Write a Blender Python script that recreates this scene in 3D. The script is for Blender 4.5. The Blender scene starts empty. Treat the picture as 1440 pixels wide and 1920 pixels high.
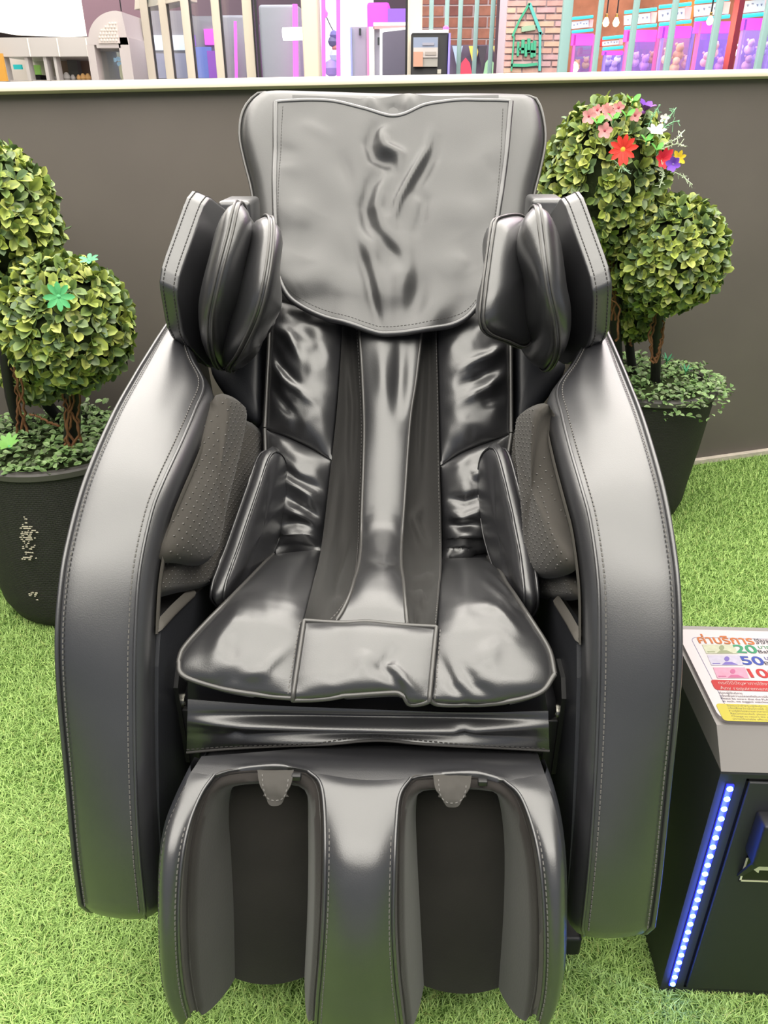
import bpy, bmesh, math, random
import numpy as np
from mathutils import Vector, Matrix, noise
from mathutils.bvhtree import BVHTree
random.seed(7)
scene = bpy.context.scene
COL = scene.collection

# ------------------------------------------------------------------ camera
CAM_H = 1.20                      # eye height of the phone above the turf
CAM_F = 1425.0                    # focal length in pixels of the 1440 x 1920 frame
PITCH, ROLL, YAW = (math.radians(a) for a in (27.707, -0.118, 2.54))
CAM = Vector((0.058, 0.0, CAM_H))
_r0 = Vector((math.cos(YAW), math.sin(YAW), 0)); _f0 = Vector((-math.sin(YAW), math.cos(YAW), 0)); _u0 = Vector((0, 0, 1))
FWD = _f0 * math.cos(PITCH) - _u0 * math.sin(PITCH)
_up = _u0 * math.cos(PITCH) + _f0 * math.sin(PITCH)
RIGHT = _r0 * math.cos(ROLL) + _up * math.sin(ROLL)
UP = -_r0 * math.sin(ROLL) + _up * math.cos(ROLL)
cd = bpy.data.cameras.new('camera'); cam = bpy.data.objects.new('camera', cd); COL.objects.link(cam)
cd.sensor_fit = 'HORIZONTAL'; cd.sensor_width = 36.0; cd.lens = CAM_F / 1440.0 * 36.0
cd.clip_start = 0.02; cd.clip_end = 200
cam.matrix_world = Matrix(((RIGHT.x, UP.x, -FWD.x, CAM.x), (RIGHT.y, UP.y, -FWD.y, CAM.y), (RIGHT.z, UP.z, -FWD.z, CAM.z), (0, 0, 0, 1)))
scene.camera = cam

# ------------------------------------------------------------------ world, lights, exposure
scene.view_settings.view_transform = 'Standard'
scene.view_settings.look = 'None'
scene.view_settings.gamma = 1.0
scene.view_settings.use_curve_mapping = False
scene.view_settings.exposure = 0.36
w = bpy.data.worlds.new('hall'); scene.world = w; w.use_nodes = True
w.node_tree.nodes['Background'].inputs[0].default_value = (0.80, 0.86, 1.0, 1)
w.node_tree.nodes['Background'].inputs[1].default_value = 0.32

def area(name, loc, sx, sy, power, col, rot=(0, 0, 0)):
    l = bpy.data.lights.new(name, 'AREA'); l.shape = 'RECTANGLE'; l.size = sx; l.size_y = sy; l.energy = power; l.color = col
    o = bpy.data.objects.new(name, l); COL.objects.link(o); o.location = loc; o.rotation_euler = rot
    return o
WARM = (1.0, 0.955, 0.88)
CEIL_Z = 3.05
# rows of big luminous panels in the hall ceiling
for ly, p in ((-1.65, 62), (-.35, 100), (.95, 84), (2.25, 100), (3.55, 112), (4.85, 95), (6.15, 40)):
    area('ceiling_panel_light', (-.1, ly, CEIL_Z - 0.02), 5.2, 1.2, p, WARM)

# ------------------------------------------------------------------ pixel helpers
def ray(px, py):
    return FWD + RIGHT * ((px - 720) / CAM_F) - UP * ((py - 960) / CAM_F)
def at(px, py, x=None, y=None, z=None):
    d = ray(px, py)
    if x is not None: t = (x - CAM.x) / d.x
    elif y is not None: t = (y - CAM.y) / d.y
    else: t = (z - CAM.z) / d.z
    return CAM + d * t

def crv(pts, n, closed=False):
    """Catmull-Rom through pts (any dimension), resampled to n points by length"""
    P = [np.array(p, float) for p in pts]
    m = len(P)
    if m == 2 and not closed:
        return [tuple(P[0] + (P[1] - P[0]) * i / (n - 1)) for i in range(n)]
    out = []
    segs = m if closed else m - 1
    for i in range(segs):
        if closed: a, b, c, d = P[(i - 1) % m], P[i], P[(i + 1) % m], P[(i + 2) % m]
        else:
            b, c = P[i], P[i + 1]
            a = P[i - 1] if i > 0 else 2 * b - c
            d = P[i + 2] if i + 2 < m else 2 * c - b
        for k in range(12):
            t = k / 12
            out.append(0.5 * (2 * b + (c - a) * t + (2 * a - 5 * b + 4 * c - d) * t * t + (3 * b - a - 3 * c + d) * t ** 3))
    out.append(P[0] if closed else P[-1])
    out = np.array(out)
    ln = np.concatenate([[0], np.cumsum(np.linalg.norm(np.diff(out, axis=0), axis=1))])
    tt = np.linspace(0, ln[-1], n + 1 if closed else n)
    res = [tuple(np.interp(t, ln, out[:, k]) for k in range(out.shape[1])) for t in tt]
    return res[:-1] if closed else res

# ------------------------------------------------------------------ materials
MATS = {}
def mat(name, col, rough=0.5, spec=0.5, metal=0.0, bump=None, var=0.0, vscale=8.0, sheen=0.0, emit=None, estr=0.0, coat=0.0, attr=None, trans=0.0, kind='noise'):
    if name in MATS: return MATS[name]
    m = bpy.data.materials.new(name); m.use_nodes = True
    nt = m.node_tree; N = nt.nodes; Lk = nt.links
    b = N['Principled BSDF']
    b.inputs['Base Color'].default_value = (*col, 1); b.inputs['Roughness'].default_value = rough
    b.inputs['Specular IOR Level'].default_value = spec; b.inputs['Metallic'].default_value = metal
    b.inputs['Sheen Weight'].default_value = sheen; b.inputs['Coat Weight'].default_value = coat; b.inputs['Coat Roughness'].default_value = rough
    b.inputs['Transmission Weight'].default_value = trans
    tc = N.new('ShaderNodeTexCoord')
    src = None
    if attr:
        at_ = N.new('ShaderNodeAttribute'); at_.attribute_name = attr; src = at_.outputs['Color']
    if var > 0:
        nz = N.new('ShaderNodeTexNoise'); nz.inputs['Scale'].default_value = vscale; nz.inputs['Detail'].default_value = 4
        Lk.new(tc.outputs['Object'], nz.inputs['Vector'])
        mr = N.new('ShaderNodeMapRange'); mr.inputs['From Min'].default_value = 0.3; mr.inputs['From Max'].default_value = 0.7
        mr.inputs['To Min'].default_value = 1 - var; mr.inputs['To Max'].default_value = 1 + var
        Lk.new(nz.outputs['Fac'], mr.inputs['Value'])
        mx = N.new('ShaderNodeMix'); mx.data_type = 'RGBA'; mx.blend_type = 'MULTIPLY'; mx.inputs['Factor'].default_value = 1
        mx.inputs['A'].default_value = (*col, 1)
        if src: Lk.new(src, mx.inputs['A'])
        Lk.new(mr.outputs['Result'], mx.inputs['B']); src = mx.outputs['Result']
    if src: Lk.new(src, b.inputs['Base Color'])
    if bump:
        sc_, st, dist = bump
        if kind == 'voronoi':
            tx = N.new('ShaderNodeTexVoronoi'); o_ = tx.outputs['Distance']
        else:
            tx = N.new('ShaderNodeTexNoise'); tx.inputs['Detail'].default_value = 3; o_ = tx.outputs['Fac']
        tx.inputs['Scale'].default_value = sc_
        Lk.new(tc.outputs['Object'], tx.inputs['Vector'])
        bp = N.new('ShaderNodeBump'); bp.inputs['Strength'].default_value = st; bp.inputs['Distance'].default_value = dist
        Lk.new(o_, bp.inputs['Height']); Lk.new(bp.outputs['Normal'], b.inputs['Normal'])
    if emit:
        b.inputs['Emission Color'].default_value = (*emit, 1); b.inputs['Emission Strength'].default_value = estr
    MATS[name] = m
    return m

LEATHER = mat('black_leather', (0.022, 0.022, 0.025), 0.36, 1.0, coat=.5, bump=(620, 0.13, 0.0005), kind='voronoi', var=0.12, vscale=14)
LEATHER_SOFT = mat('glossy_soft_leather', (0.020, 0.020, 0.022), 0.33, 1.0, coat=.4, bump=(560, 0.14, 0.0005), kind='voronoi')
LEATHER_FLAP = mat('flap_leather', (0.026, 0.026, 0.027), 0.40, 0.85, bump=(620, 0.13, 0.0005), kind='voronoi')
LEATHER_MATT = mat('matt_side_leather', (0.017, 0.018, 0.022), 0.46, 0.45, bump=(700, 0.2, 0.0005), kind='voronoi')
PIPING = mat('leather_piping', (0.05, 0.048, 0.046), 0.34, 0.7)
SUEDE = mat('black_suede_lining', (0.020, 0.0175, 0.016), 0.9, 0.2, sheen=0.16, bump=(300, 0.25, 0.0008), var=0.25, vscale=9)
MESHFAB = mat('black_net_fabric', (0.022, 0.021, 0.020), 0.75, 0.25, sheen=0.08, bump=(1400, 0.4, 0.0006), kind='voronoi')
DOTFAB = mat('dotted_grip_fabric', (0.042, 0.038, 0.033), 0.8, 0.2, sheen=0.12, bump=(800, 0.25, 0.0005))
DOTS = mat('rubber_grip_dot', (0.05, 0.046, 0.042), 0.3, 0.6)
TRIM = mat('taupe_binding_tape', (0.075, 0.069, 0.061), 0.75, 0.3, bump=(500, 0.2, 0.0004))
TAB = mat('grey_tab_fabric', (0.05, 0.047, 0.043), 0.8, 0.25, bump=(500, 0.2, 0.0004))
DTRIM = mat('dark_grey_zip_tape', (0.085, 0.08, 0.075), 0.75, 0.3, bump=(700, 0.25, 0.0004))
THREAD = mat('grey_thread', (0.12, 0.115, 0.11), 0.7, 0.3)
DTHREAD = mat('dark_thread', (0.045, 0.043, 0.042), 0.7, 0.3)
BLACKSTEEL = mat('black_painted_steel', (0.012, 0.012, 0.013), 0.45, 0.5)
CHROME = mat('zinc_steel', (0.72, 0.70, 0.62), 0.25, 0.5, metal=1.0)
BLACKPL = mat('black_plastic', (0.014, 0.014, 0.016), 0.45, 0.4)

# ------------------------------------------------------------------ object helpers
WLOC = {}
def put(o, loc, parent=None):
    o.location = loc; WLOC[o.name] = Vector(loc)
    if parent is not None:
        o.parent = parent; o.matrix_parent_inverse = Matrix.Translation(-WLOC[parent.name])
def tag(o, label=None, cat=None, group=None, kind=None):
    if label: o['label'] = label
    if cat: o['category'] = cat
    if group: o['group'] = group
    if kind: o['kind'] = kind
    return o
def root(name, loc, label, cat, group=None):
    o = bpy.data.objects.new(name, None); COL.objects.link(o); o.empty_display_size = 0.1
    put(o, loc); return tag(o, label, cat, group)
def mk(name, V, Fc, m, parent=None, smooth=True, angle=None, origin=None):
    V = np.array([tuple(v) for v in V], float)
    c = V.mean(axis=0) if origin is None else np.array(origin, float)
    me = bpy.data.meshes.new(name)
    me.from_pydata((V - c).tolist(), [], Fc); me.update()
    bm = bmesh.new(); bm.from_mesh(me); bmesh.ops.recalc_face_normals(bm, faces=bm.faces); bm.to_mesh(me); bm.free()
    if smooth: me.polygons.foreach_set('use_smooth', [True] * len(me.polygons))
    if smooth and angle: me.set_sharp_from_angle(angle=math.radians(angle))
    me.materials.append(m)
    o = bpy.data.objects.new(name, me); COL.objects.link(o); put(o, Vector(c), parent)
    return o
class MB:
    """collects pieces of one part"""
    def __init__(s): s.v = []; s.f = []
    def add(s, V, Fc):
        n = len(s.v); s.v += [tuple(v) for v in V]; s.f += [tuple(i + n for i in f) for f in Fc]
    def box(s, lo, hi, bev=0.0):
        x0, y0, z0 = lo; x1, y1, z1 = hi
        if bev <= 0:
            V = [(x, y, z) for z in (z0, z1) for y in (y0, y1) for x in (x0, x1)]
            s.add(V, [(0, 2, 3, 1), (4, 5, 7, 6), (0, 1, 5, 4), (2, 6, 7, 3), (0, 4, 6, 2), (1, 3, 7, 5)])
        else:
            bm = bmesh.new(); bmesh.ops.create_cube(bm, size=1)
            for v in bm.verts: v.co = ((x0 + x1) / 2 + v.co.x * (x1 - x0), (y0 + y1) / 2 + v.co.y * (y1 - y0), (z0 + z1) / 2 + v.co.z * (z1 - z0))
            bmesh.ops.bevel(bm, geom=list(bm.edges), offset=bev, segments=3, affect='EDGES', profile=0.5)
            bm.verts.index_update()
            s.add([v.co[:] for v in bm.verts], [[v.index for v in f.verts] for f in bm.faces]); bm.free()
    def tube(s, pts, r, n=8, closed=False, cap=True, rr=None):
        pts = [Vector(p) for p in pts]; m = len(pts); V = []; prev = None
        for i, p in enumerate(pts):
            a = pts[(i - 1) % m] if (closed or i > 0) else p
            b = pts[(i + 1) % m] if (closed or i < m - 1) else p
            t = (b - a); t = t.normalized() if t.length > 1e-9 else Vector((0, 0, 1))
            if prev is None: nn = t.orthogonal().normalized()
            else:
                nn = prev - t * prev.dot(t); nn = nn.normalized() if nn.length > 1e-6 else t.orthogonal().normalized()
            prev = nn; bb = t.cross(nn); ra = rr[i] if rr else r
            V += [p + (nn * math.cos(2 * math.pi * k / n) + bb * math.sin(2 * math.pi * k / n)) * ra for k in range(n)]
        Fc = []
        for i in range(m if closed else m - 1):
            j = (i + 1) % m
            Fc += [(i * n + k, i * n + (k + 1) % n, j * n + (k + 1) % n, j * n + k) for k in range(n)]
        if cap and not closed: Fc += [tuple(range(n))[::-1], tuple((m - 1) * n + k for k in range(n))]
        s.add(V, Fc)
    def prism(s, poly, ext):
        """planar polygon (3-D points) extruded along vector ext"""
        n = len(poly); e = Vector(ext); P = [Vector(p) for p in poly]
        s.add(P + [p + e for p in P], [tuple(range(n))[::-1], tuple(range(n, 2 * n))] + [(i, (i + 1) % n, n + (i + 1) % n, n + i) for i in range(n)])
    def lathe(s, prof, c, n=32, ax='z'):
        V = []
        for (r, h) in prof:
            for k in range(n):
                a = 2 * math.pi * k / n
                q = (r * math.cos(a), r * math.sin(a), h)
                if ax == 'x': q = (q[2], q[0], q[1])
                if ax == 'y': q = (q[0], q[2], q[1])
                V.append((c[0] + q[0], c[1] + q[1], c[2] + q[2]))
        m = len(prof); Fc = [(i * n + k, i * n + (k + 1) % n, (i + 1) * n + (k + 1) % n, (i + 1) * n + k) for i in range(m - 1) for k in range(n)]
        Fc += [tuple(range(n))[::-1], tuple((m - 1) * n + k for k in range(n))]
        s.add(V, Fc)
    def build(s, name, m, parent=None, smooth=True, angle=35, origin=None):
        return mk(name, s.v, s.f, m, parent, smooth, angle, origin)
def boxo(name, lo, hi, m, parent=None, bev=0.0):
    b = MB(); b.box(lo, hi, bev); return b.build(name, m, parent, smooth=bev > 0)
def tubeo(name, pts, r, m, parent=None, n=8, closed=False, rr=None):
    b = MB(); b.tube(pts, r, n, closed, rr=rr); return b.build(name, m, parent, angle=60)
def grid_faces(nu, nv, off=0, flip=False):
    F_ = []
    for j in range(nv - 1):
        for i in range(nu - 1):
            q = (off + j * nu + i, off + j * nu + i + 1, off + (j + 1) * nu + i + 1, off + (j + 1) * nu + i)
            F_.append(q[::-1] if flip else q)
    return F_
def solid_grid(G, thick):
    """G[j][i] = (point, normal); returns closed thin solid"""
    nv, nu = len(G), len(G[0])
    V = [p for row in G for p, n_ in row] + [p - n_ * thick for row in G for p, n_ in row]
    Fc = grid_faces(nu, nv) + grid_faces(nu, nv, nu * nv, True)
    rim = [(0, i) for i in range(nu)] + [(j, nu - 1) for j in range(1, nv)] + [(nv - 1, i) for i in range(nu - 2, -1, -1)] + [(j, 0) for j in range(nv - 2, 0, -1)]
    id_ = [j * nu + i for j, i in rim]; k = len(id_)
    Fc += [(id_[a], id_[(a + 1) % k], id_[(a + 1) % k] + nu * nv, id_[a] + nu * nv) for a in range(k)]
    return V, Fc
def prof_dense(P, n=70): return crv(P, n)
def on_prof(px, py, prof):
    """point where the view ray meets the profile (y, z) swept along x"""
    d = ray(px, py); best = None; near = None
    for k in range(len(prof) - 1):
        (y0, z0), (y1, z1) = prof[k], prof[k + 1]
        ey, ez = y1 - y0, z1 - z0
        det = d.y * (-ez) - d.z * (-ey)
        if abs(det) < 1e-9: continue
        ry, rz = y0, z0 - CAM_H
        t = (ry * (-ez) - rz * (-ey)) / det
        s = (d.y * rz - d.z * ry) / det
        if t <= 0: continue
        if -1e-6 <= s <= 1 + 1e-6:
            if best is None or t < best: best = t
        else:
            ov = max(-s, s - 1) * math.hypot(ey, ez)
            if near is None or ov < near[0]: near = (ov, t)
    t = best if best is not None else near[1]
    return CAM + d * t
def seg_d(px, py, x0, y0, x1, y1):
    dx, dy = x1 - x0, y1 - y0; L2 = dx * dx + dy * dy
    t = max(0, min(1, ((px - x0) * dx + (py - y0) * dy) / L2)) if L2 else 0
    return math.hypot(px - x0 - dx * t, py - y0 - dy * t), t
def wrinkles(px, py, R):
    h = 0
    for (pts, w_, a) in R:
        best = 1e9
        for k in range(len(pts) - 1):
            d, t = seg_d(px, py, *pts[k], *pts[k + 1])
            if d < best: best = d; tt = (k + t) / (len(pts) - 1)
        h += a * math.exp(-(best / w_) ** 2) * (0.10 + 0.90 * math.sin(math.pi * min(1, max(0, tt))) if len(pts) else 1)
    return h
def patch(name, T, B, Lf, Rt, prof, off, m, parent, nu=40, nv=40, thick=0.01):
    """Coons patch between four edges, lying on a swept profile; off(u, v, px, py) pushes it out along its normal"""
    prof = prof_dense(prof); T = crv(T, nu); B = crv(B, nu); Lf = crv(Lf, nv); Rt = crv(Rt, nv)
    P = []; Q = []
    for j in range(nv):
        v = j / (nv - 1); row = []; qr = []
        for i in range(nu):
            u = i / (nu - 1)
            px, py = [(1 - v) * T[i][k] + v * B[i][k] + (1 - u) * Lf[j][k] + u * Rt[j][k]
                      - ((1 - u) * (1 - v) * T[0][k] + u * (1 - v) * T[-1][k] + (1 - u) * v * B[0][k] + u * v * B[-1][k]) for k in (0, 1)]
            row.append(on_prof(px, py, prof)); qr.append((px, py))
        P.append(row); Q.append(qr)
    G = []
    for j in range(nv):
        row = []
        for i in range(nu):
            du = P[j][min(i + 1, nu - 1)] - P[j][max(i - 1, 0)]; dv = P[min(j + 1, nv - 1)][i] - P[max(j - 1, 0)][i]
            n_ = du.cross(dv)
            if n_.length < 1e-12: n_ = CAM - P[j][i]
            n_.normalize()
            if n_.dot(CAM - P[j][i]) < 0: n_ = -n_
            row.append((P[j][i] + n_ * off(i / (nu - 1), j / (nv - 1), *Q[j][i]), n_))
        G.append(row)
    V, Fc = solid_grid(G, thick)
    return mk(name, V, Fc, m, parent, True, 75), G
def puff(name, outline, tf, tb, m, parent, n=56, rings=9, pw=2.4, toward=None, ex=0.55, disp=None):
    """cushion: a closed outline filled and inflated to both sides"""
    O = [Vector(p) for p in crv([tuple(p) for p in outline], n, closed=True)]
    c = sum(O, Vector()) / n
    nn = Vector()
    for i in range(n): nn += (O[i] - c).cross(O[(i + 1) % n] - c)
    nn.normalize()
    if nn.dot((toward or CAM) - c) < 0: nn = -nn
    V = list(O); Fc = []
    prevf = prevb = list(range(n))
    for r in range(rings - 1, -1, -1):
        s = (r / rings) ** 0.8
        h = (1 - s ** pw) ** ex
        if r == 0:
            V += [c + nn * (tf + (disp(0, 0) if disp else 0)), c - nn * tb]
            a = len(V) - 2
            Fc += [(prevf[i], prevf[(i + 1) % n], a) for i in range(n)] + [(prevb[(i + 1) % n], prevb[i], a + 1) for i in range(n)]
        else:
            f0 = len(V)
            V += [c + (p - c) * s + nn * (h * (tf + (disp(s, i / n) if disp else 0))) for i, p in enumerate(O)]
            V += [c + (p - c) * s - nn * (h * tb) for p in O]
            cf = list(range(f0, f0 + n)); cb = list(range(f0 + n, f0 + 2 * n))
            Fc += [(prevf[i], prevf[(i + 1) % n], cf[(i + 1) % n], cf[i]) for i in range(n)]
            Fc += [(prevb[(i + 1) % n], prevb[i], cb[i], cb[(i + 1) % n]) for i in range(n)]
            prevf, prevb = cf, cb
    return mk(name, V, Fc, m, parent, True), O, nn
def loft(name, S, m, parent, closed=False, caps=False, angle=50):
    nu, nv = len(S[0]), len(S); V = [p for s in S for p in s]; Fc = []
    for j in range(nv - 1):
        for i in range(nu if closed else nu - 1):
            k = (i + 1) % nu
            Fc.append((j * nu + i, j * nu + k, (j + 1) * nu + k, (j + 1) * nu + i))
    if caps: Fc += [tuple(range(nu))[::-1], tuple((nv - 1) * nu + i for i in range(nu))]
    return mk(name, V, Fc, m, parent, True, angle)
def stitch(name, path, nrm, m, parent, dash=0.0042, gap=0.0026, wd=0.0009, lift=0.0006):
    """a row of thread dashes along a 3-D path; nrm = surface normal(s)"""
    P = [Vector(p) for p in path]; b = MB(); ln = [0]
    for i in range(len(P) - 1): ln.append(ln[-1] + (P[i + 1] - P[i]).length)
    def pos(s):
        i = max(0, min(len(P) - 2, int(np.searchsorted(ln, s)) - 1)); t = (s - ln[i]) / max(1e-9, ln[i + 1] - ln[i]); return P[i].lerp(P[i + 1], t), i
    s = 0
    while s + dash < ln[-1]:
        a, i = pos(s); c, _ = pos(s + dash)
        nv = nrm[i] if isinstance(nrm, list) else Vector(nrm)
        d = (c - a).normalized(); sd = d.cross(nv).normalized() * wd; up_ = nv * lift
        b.add([a - sd - up_, a + sd - up_, c + sd - up_, c - sd - up_, a - sd * .5 + up_, a + sd * .5 + up_, c + sd * .5 + up_, c - sd * .5 + up_],
              [(4, 5, 6, 7), (0, 1, 5, 4), (1, 2, 6, 5), (2, 3, 7, 6), (3, 0, 4, 7)])
        s += dash + gap
    return b.build(name, m, parent, smooth=False)
# ------------------------------------------------------------------ massage chair
CH = root('massage_chair', (0, 1.1, 0), 'black leather full-body massage chair standing on artificial turf before the dark wall', 'massage chair')
SEATPROF = [(.775, .49), (.752, .515), (.741, .536), (.747, .548), (.765, .558), (.80, .573), (.84, .585), (.89, .584), (1.0, .556), (1.1, .522), (1.165, .50),
            (1.195, .508), (1.225, .555), (1.30, .65), (1.42, .80), (1.55, .967), (1.68, 1.13), (1.76, 1.228), (1.80, 1.275)]
SPINEPROF = SEATPROF[:9] + [(1.08, .538), (1.14, .532), (1.19, .548), (1.24, .59), (1.30, .655)] + SEATPROF[14:]
def bow(u, p=2.0): return max(0.0, 1 - abs(2 * u - 1) ** p)
def edge_pts(G, side):
    if side == 'L': return [r[0] for r in G]
    if side == 'R': return [r[-1] for r in G]
    return G[0] if side == 'T' else G[-1]
def piping(G, side, parent, r=0.0035, m=PIPING, lift=0.001, a=0, b=None):
    e = edge_pts(G, side)[a:b]
    return tubeo('piping', [p + n_ * lift for p, n_ in e], r, m, parent, n=7)
nz = lambda x, y, s, seed=0: noise.noise(Vector((x * s, y * s, seed)))

# --- seat
seat_root = None
WR = [([(470, 1140), (430, 1200), (400, 1265)], 22, .006), ([(500, 1290), (440, 1275), (400, 1285)], 12, -.005), ([(545, 1215), (500, 1265), (440, 1282)], 9, .004), ([(430, 1205), (445, 1250)], 14, -.004)]
seatL, GSL = patch('seat_cushion', [(512, 1040), (603, 1029)], [(335, 1240), (345, 1268), (420, 1292), (490, 1303), (550, 1308)],
              [(512, 1040), (440, 1115), (385, 1170), (345, 1215), (335, 1240)], [(603, 1029), (585, 1110), (571, 1168), (550, 1308)],
              SEATPROF, lambda u, v, x, y: .018 * bow(u, 2.5) * bow(v, 8) + wrinkles(x, y, WR) + .0025 * nz(x, y, .025, 1) * bow(u) * bow(v), LEATHER_SOFT, CH, 46, 60, .02)
WR2 = [([(820, 1230), (850, 1290), (880, 1318)], 10, -.006), ([(855, 1250), (890, 1290), (930, 1312)], 11, -.006), ([(880, 1150), (930, 1160), (980, 1200)], 10, .005),
       ([(900, 1060), (960, 1090)], 7, .005), ([(910, 1085), (965, 1125)], 7, .004), ([(905, 1110), (970, 1160)], 7, .004), ([(940, 1210), (900, 1260)], 20, .005)]
seatR, GSR = patch('seat_cushion', [(828, 1047), (915, 1045)], [(805, 1312), (830, 1320), (930, 1318), (1010, 1300), (1040, 1265)],
              [(828, 1047), (822, 1110), (818, 1180), (805, 1312)], [(915, 1045), (960, 1110), (1000, 1170), (1030, 1220), (1040, 1265)],
              SEATPROF, lambda u, v, x, y: .018 * bow(u, 2.5) * bow(v, 8) + wrinkles(x, y, WR2) + .0025 * nz(x, y, .025, 2) * bow(u) * bow(v), LEATHER_SOFT, CH, 46, 60, .02)
WR3 = [([(745, 1220), (720, 1260), (760, 1300)], 13, -.007), ([(715, 1250), (745, 1270), (790, 1308)], 9, .006), ([(650, 1190), (640, 1240), (620, 1290)], 18, -.004), ([(690, 1230), (675, 1275)], 14, .004)]
seatC, GSC = patch('seat_front_panel', [(571, 1168), (640, 1172), (690, 1170), (750, 1176), (818, 1180)], [(550, 1308), (640, 1306), (735, 1300), (752, 1303), (770, 1316), (805, 1312)],
              [(571, 1168), (550, 1308)], [(818, 1180), (805, 1312)],
              SEATPROF, lambda u, v, x, y: .004 + .013 * bow(u, 3) * bow(v, 6) + wrinkles(x, y, WR3) * bow(u, 6), LEATHER_SOFT, CH, 46, 40, .02)
piping(GSL, 'B', seatL); piping(GSR, 'B', seatR); piping(GSC, 'B', seatC, lift=.0); piping(GSC, 'T', seatC, .003)
piping(GSC, 'L', seatC, .003); piping(GSC, 'R', seatC, .003); piping(GSL, 'L', seatL); piping(GSR, 'R', seatR)
for G, p, k, sh in ((GSL, seatL, -2, 'R'), (GSR, seatR, 1, 'L')):
    i = -3 if sh == 'R' else 2
    stitch('stitching', [r[i][0] for r in G[30:]], [r[i][1] for r in G[30:]], THREAD, p)
bs = MB(); bs.box((-.262, .80, .38), (.262, 1.3, .49), .02); bs.build('seat_base', BLACKPL, CH)

# --- back: four soft pads, net gussets and a smooth spine strip
def backpad(T, B, L_, R_, wr, seed, nm='back_pad'):
    o, G = patch(nm, T, B, L_, R_, SEATPROF, lambda u, v, x, y: .028 * bow(u, 2.6) * bow(v, 5) + wrinkles(x, y, wr) * bow(u, 8) * bow(v, 10) + .004 * nz(x, y, .035, seed) * bow(u), LEATHER_SOFT, CH, 40, 56, .03)
    return o, G
pUL, GUL = backpad([(508, 560), (645, 590)], [(497, 803), (560, 828), (622, 862)], [(508, 560), (505, 640), (500, 740), (497, 803)], [(645, 590), (641, 640), (632, 750), (622, 862)],
        [([(508, 610), (545, 640), (570, 690)], 10, .010), ([(506, 645), (530, 690), (565, 735)], 9, -.009), ([(505, 680), (535, 720), (600, 770)], 9, .009), ([(504, 715), (530, 755), (560, 790)], 8, -.007), ([(560, 625), (600, 660)], 14, -.006), ([(600, 640), (625, 700)], 14, .005)], 3)
pUR, GUR = backpad([(818, 590), (955, 560)], [(826, 872), (870, 846), (958, 812)], [(818, 590), (820, 640), (823, 760), (826, 872)], [(955, 560), (957, 640), (958, 740), (958, 812)],
        [([(955, 650), (920, 675), (850, 705)], 9, .010), ([(955, 680), (900, 715), (850, 735)], 9, -.008), ([(955, 700), (915, 735), (860, 760)], 9, .009), ([(955, 740), (900, 765)], 9, -.006), ([(940, 600), (880, 640)], 14, .005)], 4)
pLL, GLL = backpad([(497, 805), (560, 830), (622, 864)], [(508, 1032), (555, 1030), (605, 1034)], [(497, 805), (500, 900), (506, 980), (508, 1032)], [(622, 864), (615, 950), (605, 1034)],
        [([(525, 875), (560, 905), (612, 925)], 9, -.010), ([(528, 900), (570, 925), (612, 950)], 9, .010), ([(530, 930), (570, 955), (605, 975)], 8, -.010), ([(530, 955), (575, 970), (605, 990)], 8, .011), ([(528, 985), (560, 980), (600, 985)], 8, -.008), ([(525, 1010), (570, 1012), (605, 1015)], 9, .008)], 5)
pLR, GLR = backpad([(826, 874), (870, 848), (958, 814)], [(829, 1050), (870, 1040), (925, 1030)], [(826, 874), (828, 960), (829, 1050)], [(958, 814), (945, 900), (935, 980), (925, 1030)],
        [([(915, 930), (870, 945), (835, 935)], 9, -.010), ([(915, 955), (865, 975), (835, 965)], 8, .011), ([(915, 985), (870, 985), (835, 985)], 8, -.010), ([(915, 1010), (870, 1005), (835, 1012)], 9, .010), ([(910, 890), (880, 900)], 10, .006)], 6)
for o, G, s in ((pUL, GUL, 'L'), (pUR, GUR, 'R'), (pLL, GLL, 'L'), (pLR, GLR, 'R')):
    piping(G, s, o, .0038, PIPING, .004)
ML = [(641, 600), (641, 640), (634, 750), (622, 867), (603, 1029), (587, 1100), (571, 1166)]
MR = [(819, 600), (819, 640), (822, 750), (824, 867), (828, 1047), (824, 1110), (818, 1176)]
SL = [(676, 600), (676, 632), (681, 720), (684, 820), (680, 957), (675, 1065), (662, 1120), (645, 1150), (628, 1168)]
SR = [(792, 600), (790, 629), (780, 720), (769, 795), (760, 921), (752, 1065), (757, 1120), (764, 1175)]
netL, GNL = patch('net_gusset', [ML[0], SL[0]], [ML[-1], (600, 1168), SL[-1]], ML, SL, SPINEPROF,
        lambda u, v, x, y: -.022 * bow(u, 2) + wrinkles(x, y, [([(650, 640), (660, 760), (655, 900)], 7, 0.0114), ([(640, 860), (625, 1000), (600, 1120)], 8, 0.0095), ([(655, 1000), (630, 1060), (620, 1110)], 8, -0.0114), ([(630, 1100), (640, 1140)], 8, 0.0114)]) + .006, MESHFAB, CH, 26, 70, .006)
netR, GNR = patch('net_gusset', [SR[0], MR[0]], [SR[-1], (790, 1172), MR[-1]], SR, MR, SPINEPROF,
        lambda u, v, x, y: -.022 * bow(u, 2) + wrinkles(x, y, [([(800, 640), (790, 780), (786, 900)], 7, 0.0114), ([(795, 940), (775, 970), (790, 1000), (808, 1020)], 7, 0.0133), ([(770, 1078), (800, 1075), (815, 1080)], 6, 0.0171), ([(765, 1110), (790, 1105), (800, 1120)], 6, 0.0171), ([(780, 1130), (775, 1160)], 7, -0.0114)]) + .006, MESHFAB, CH, 26, 70, .006)
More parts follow.
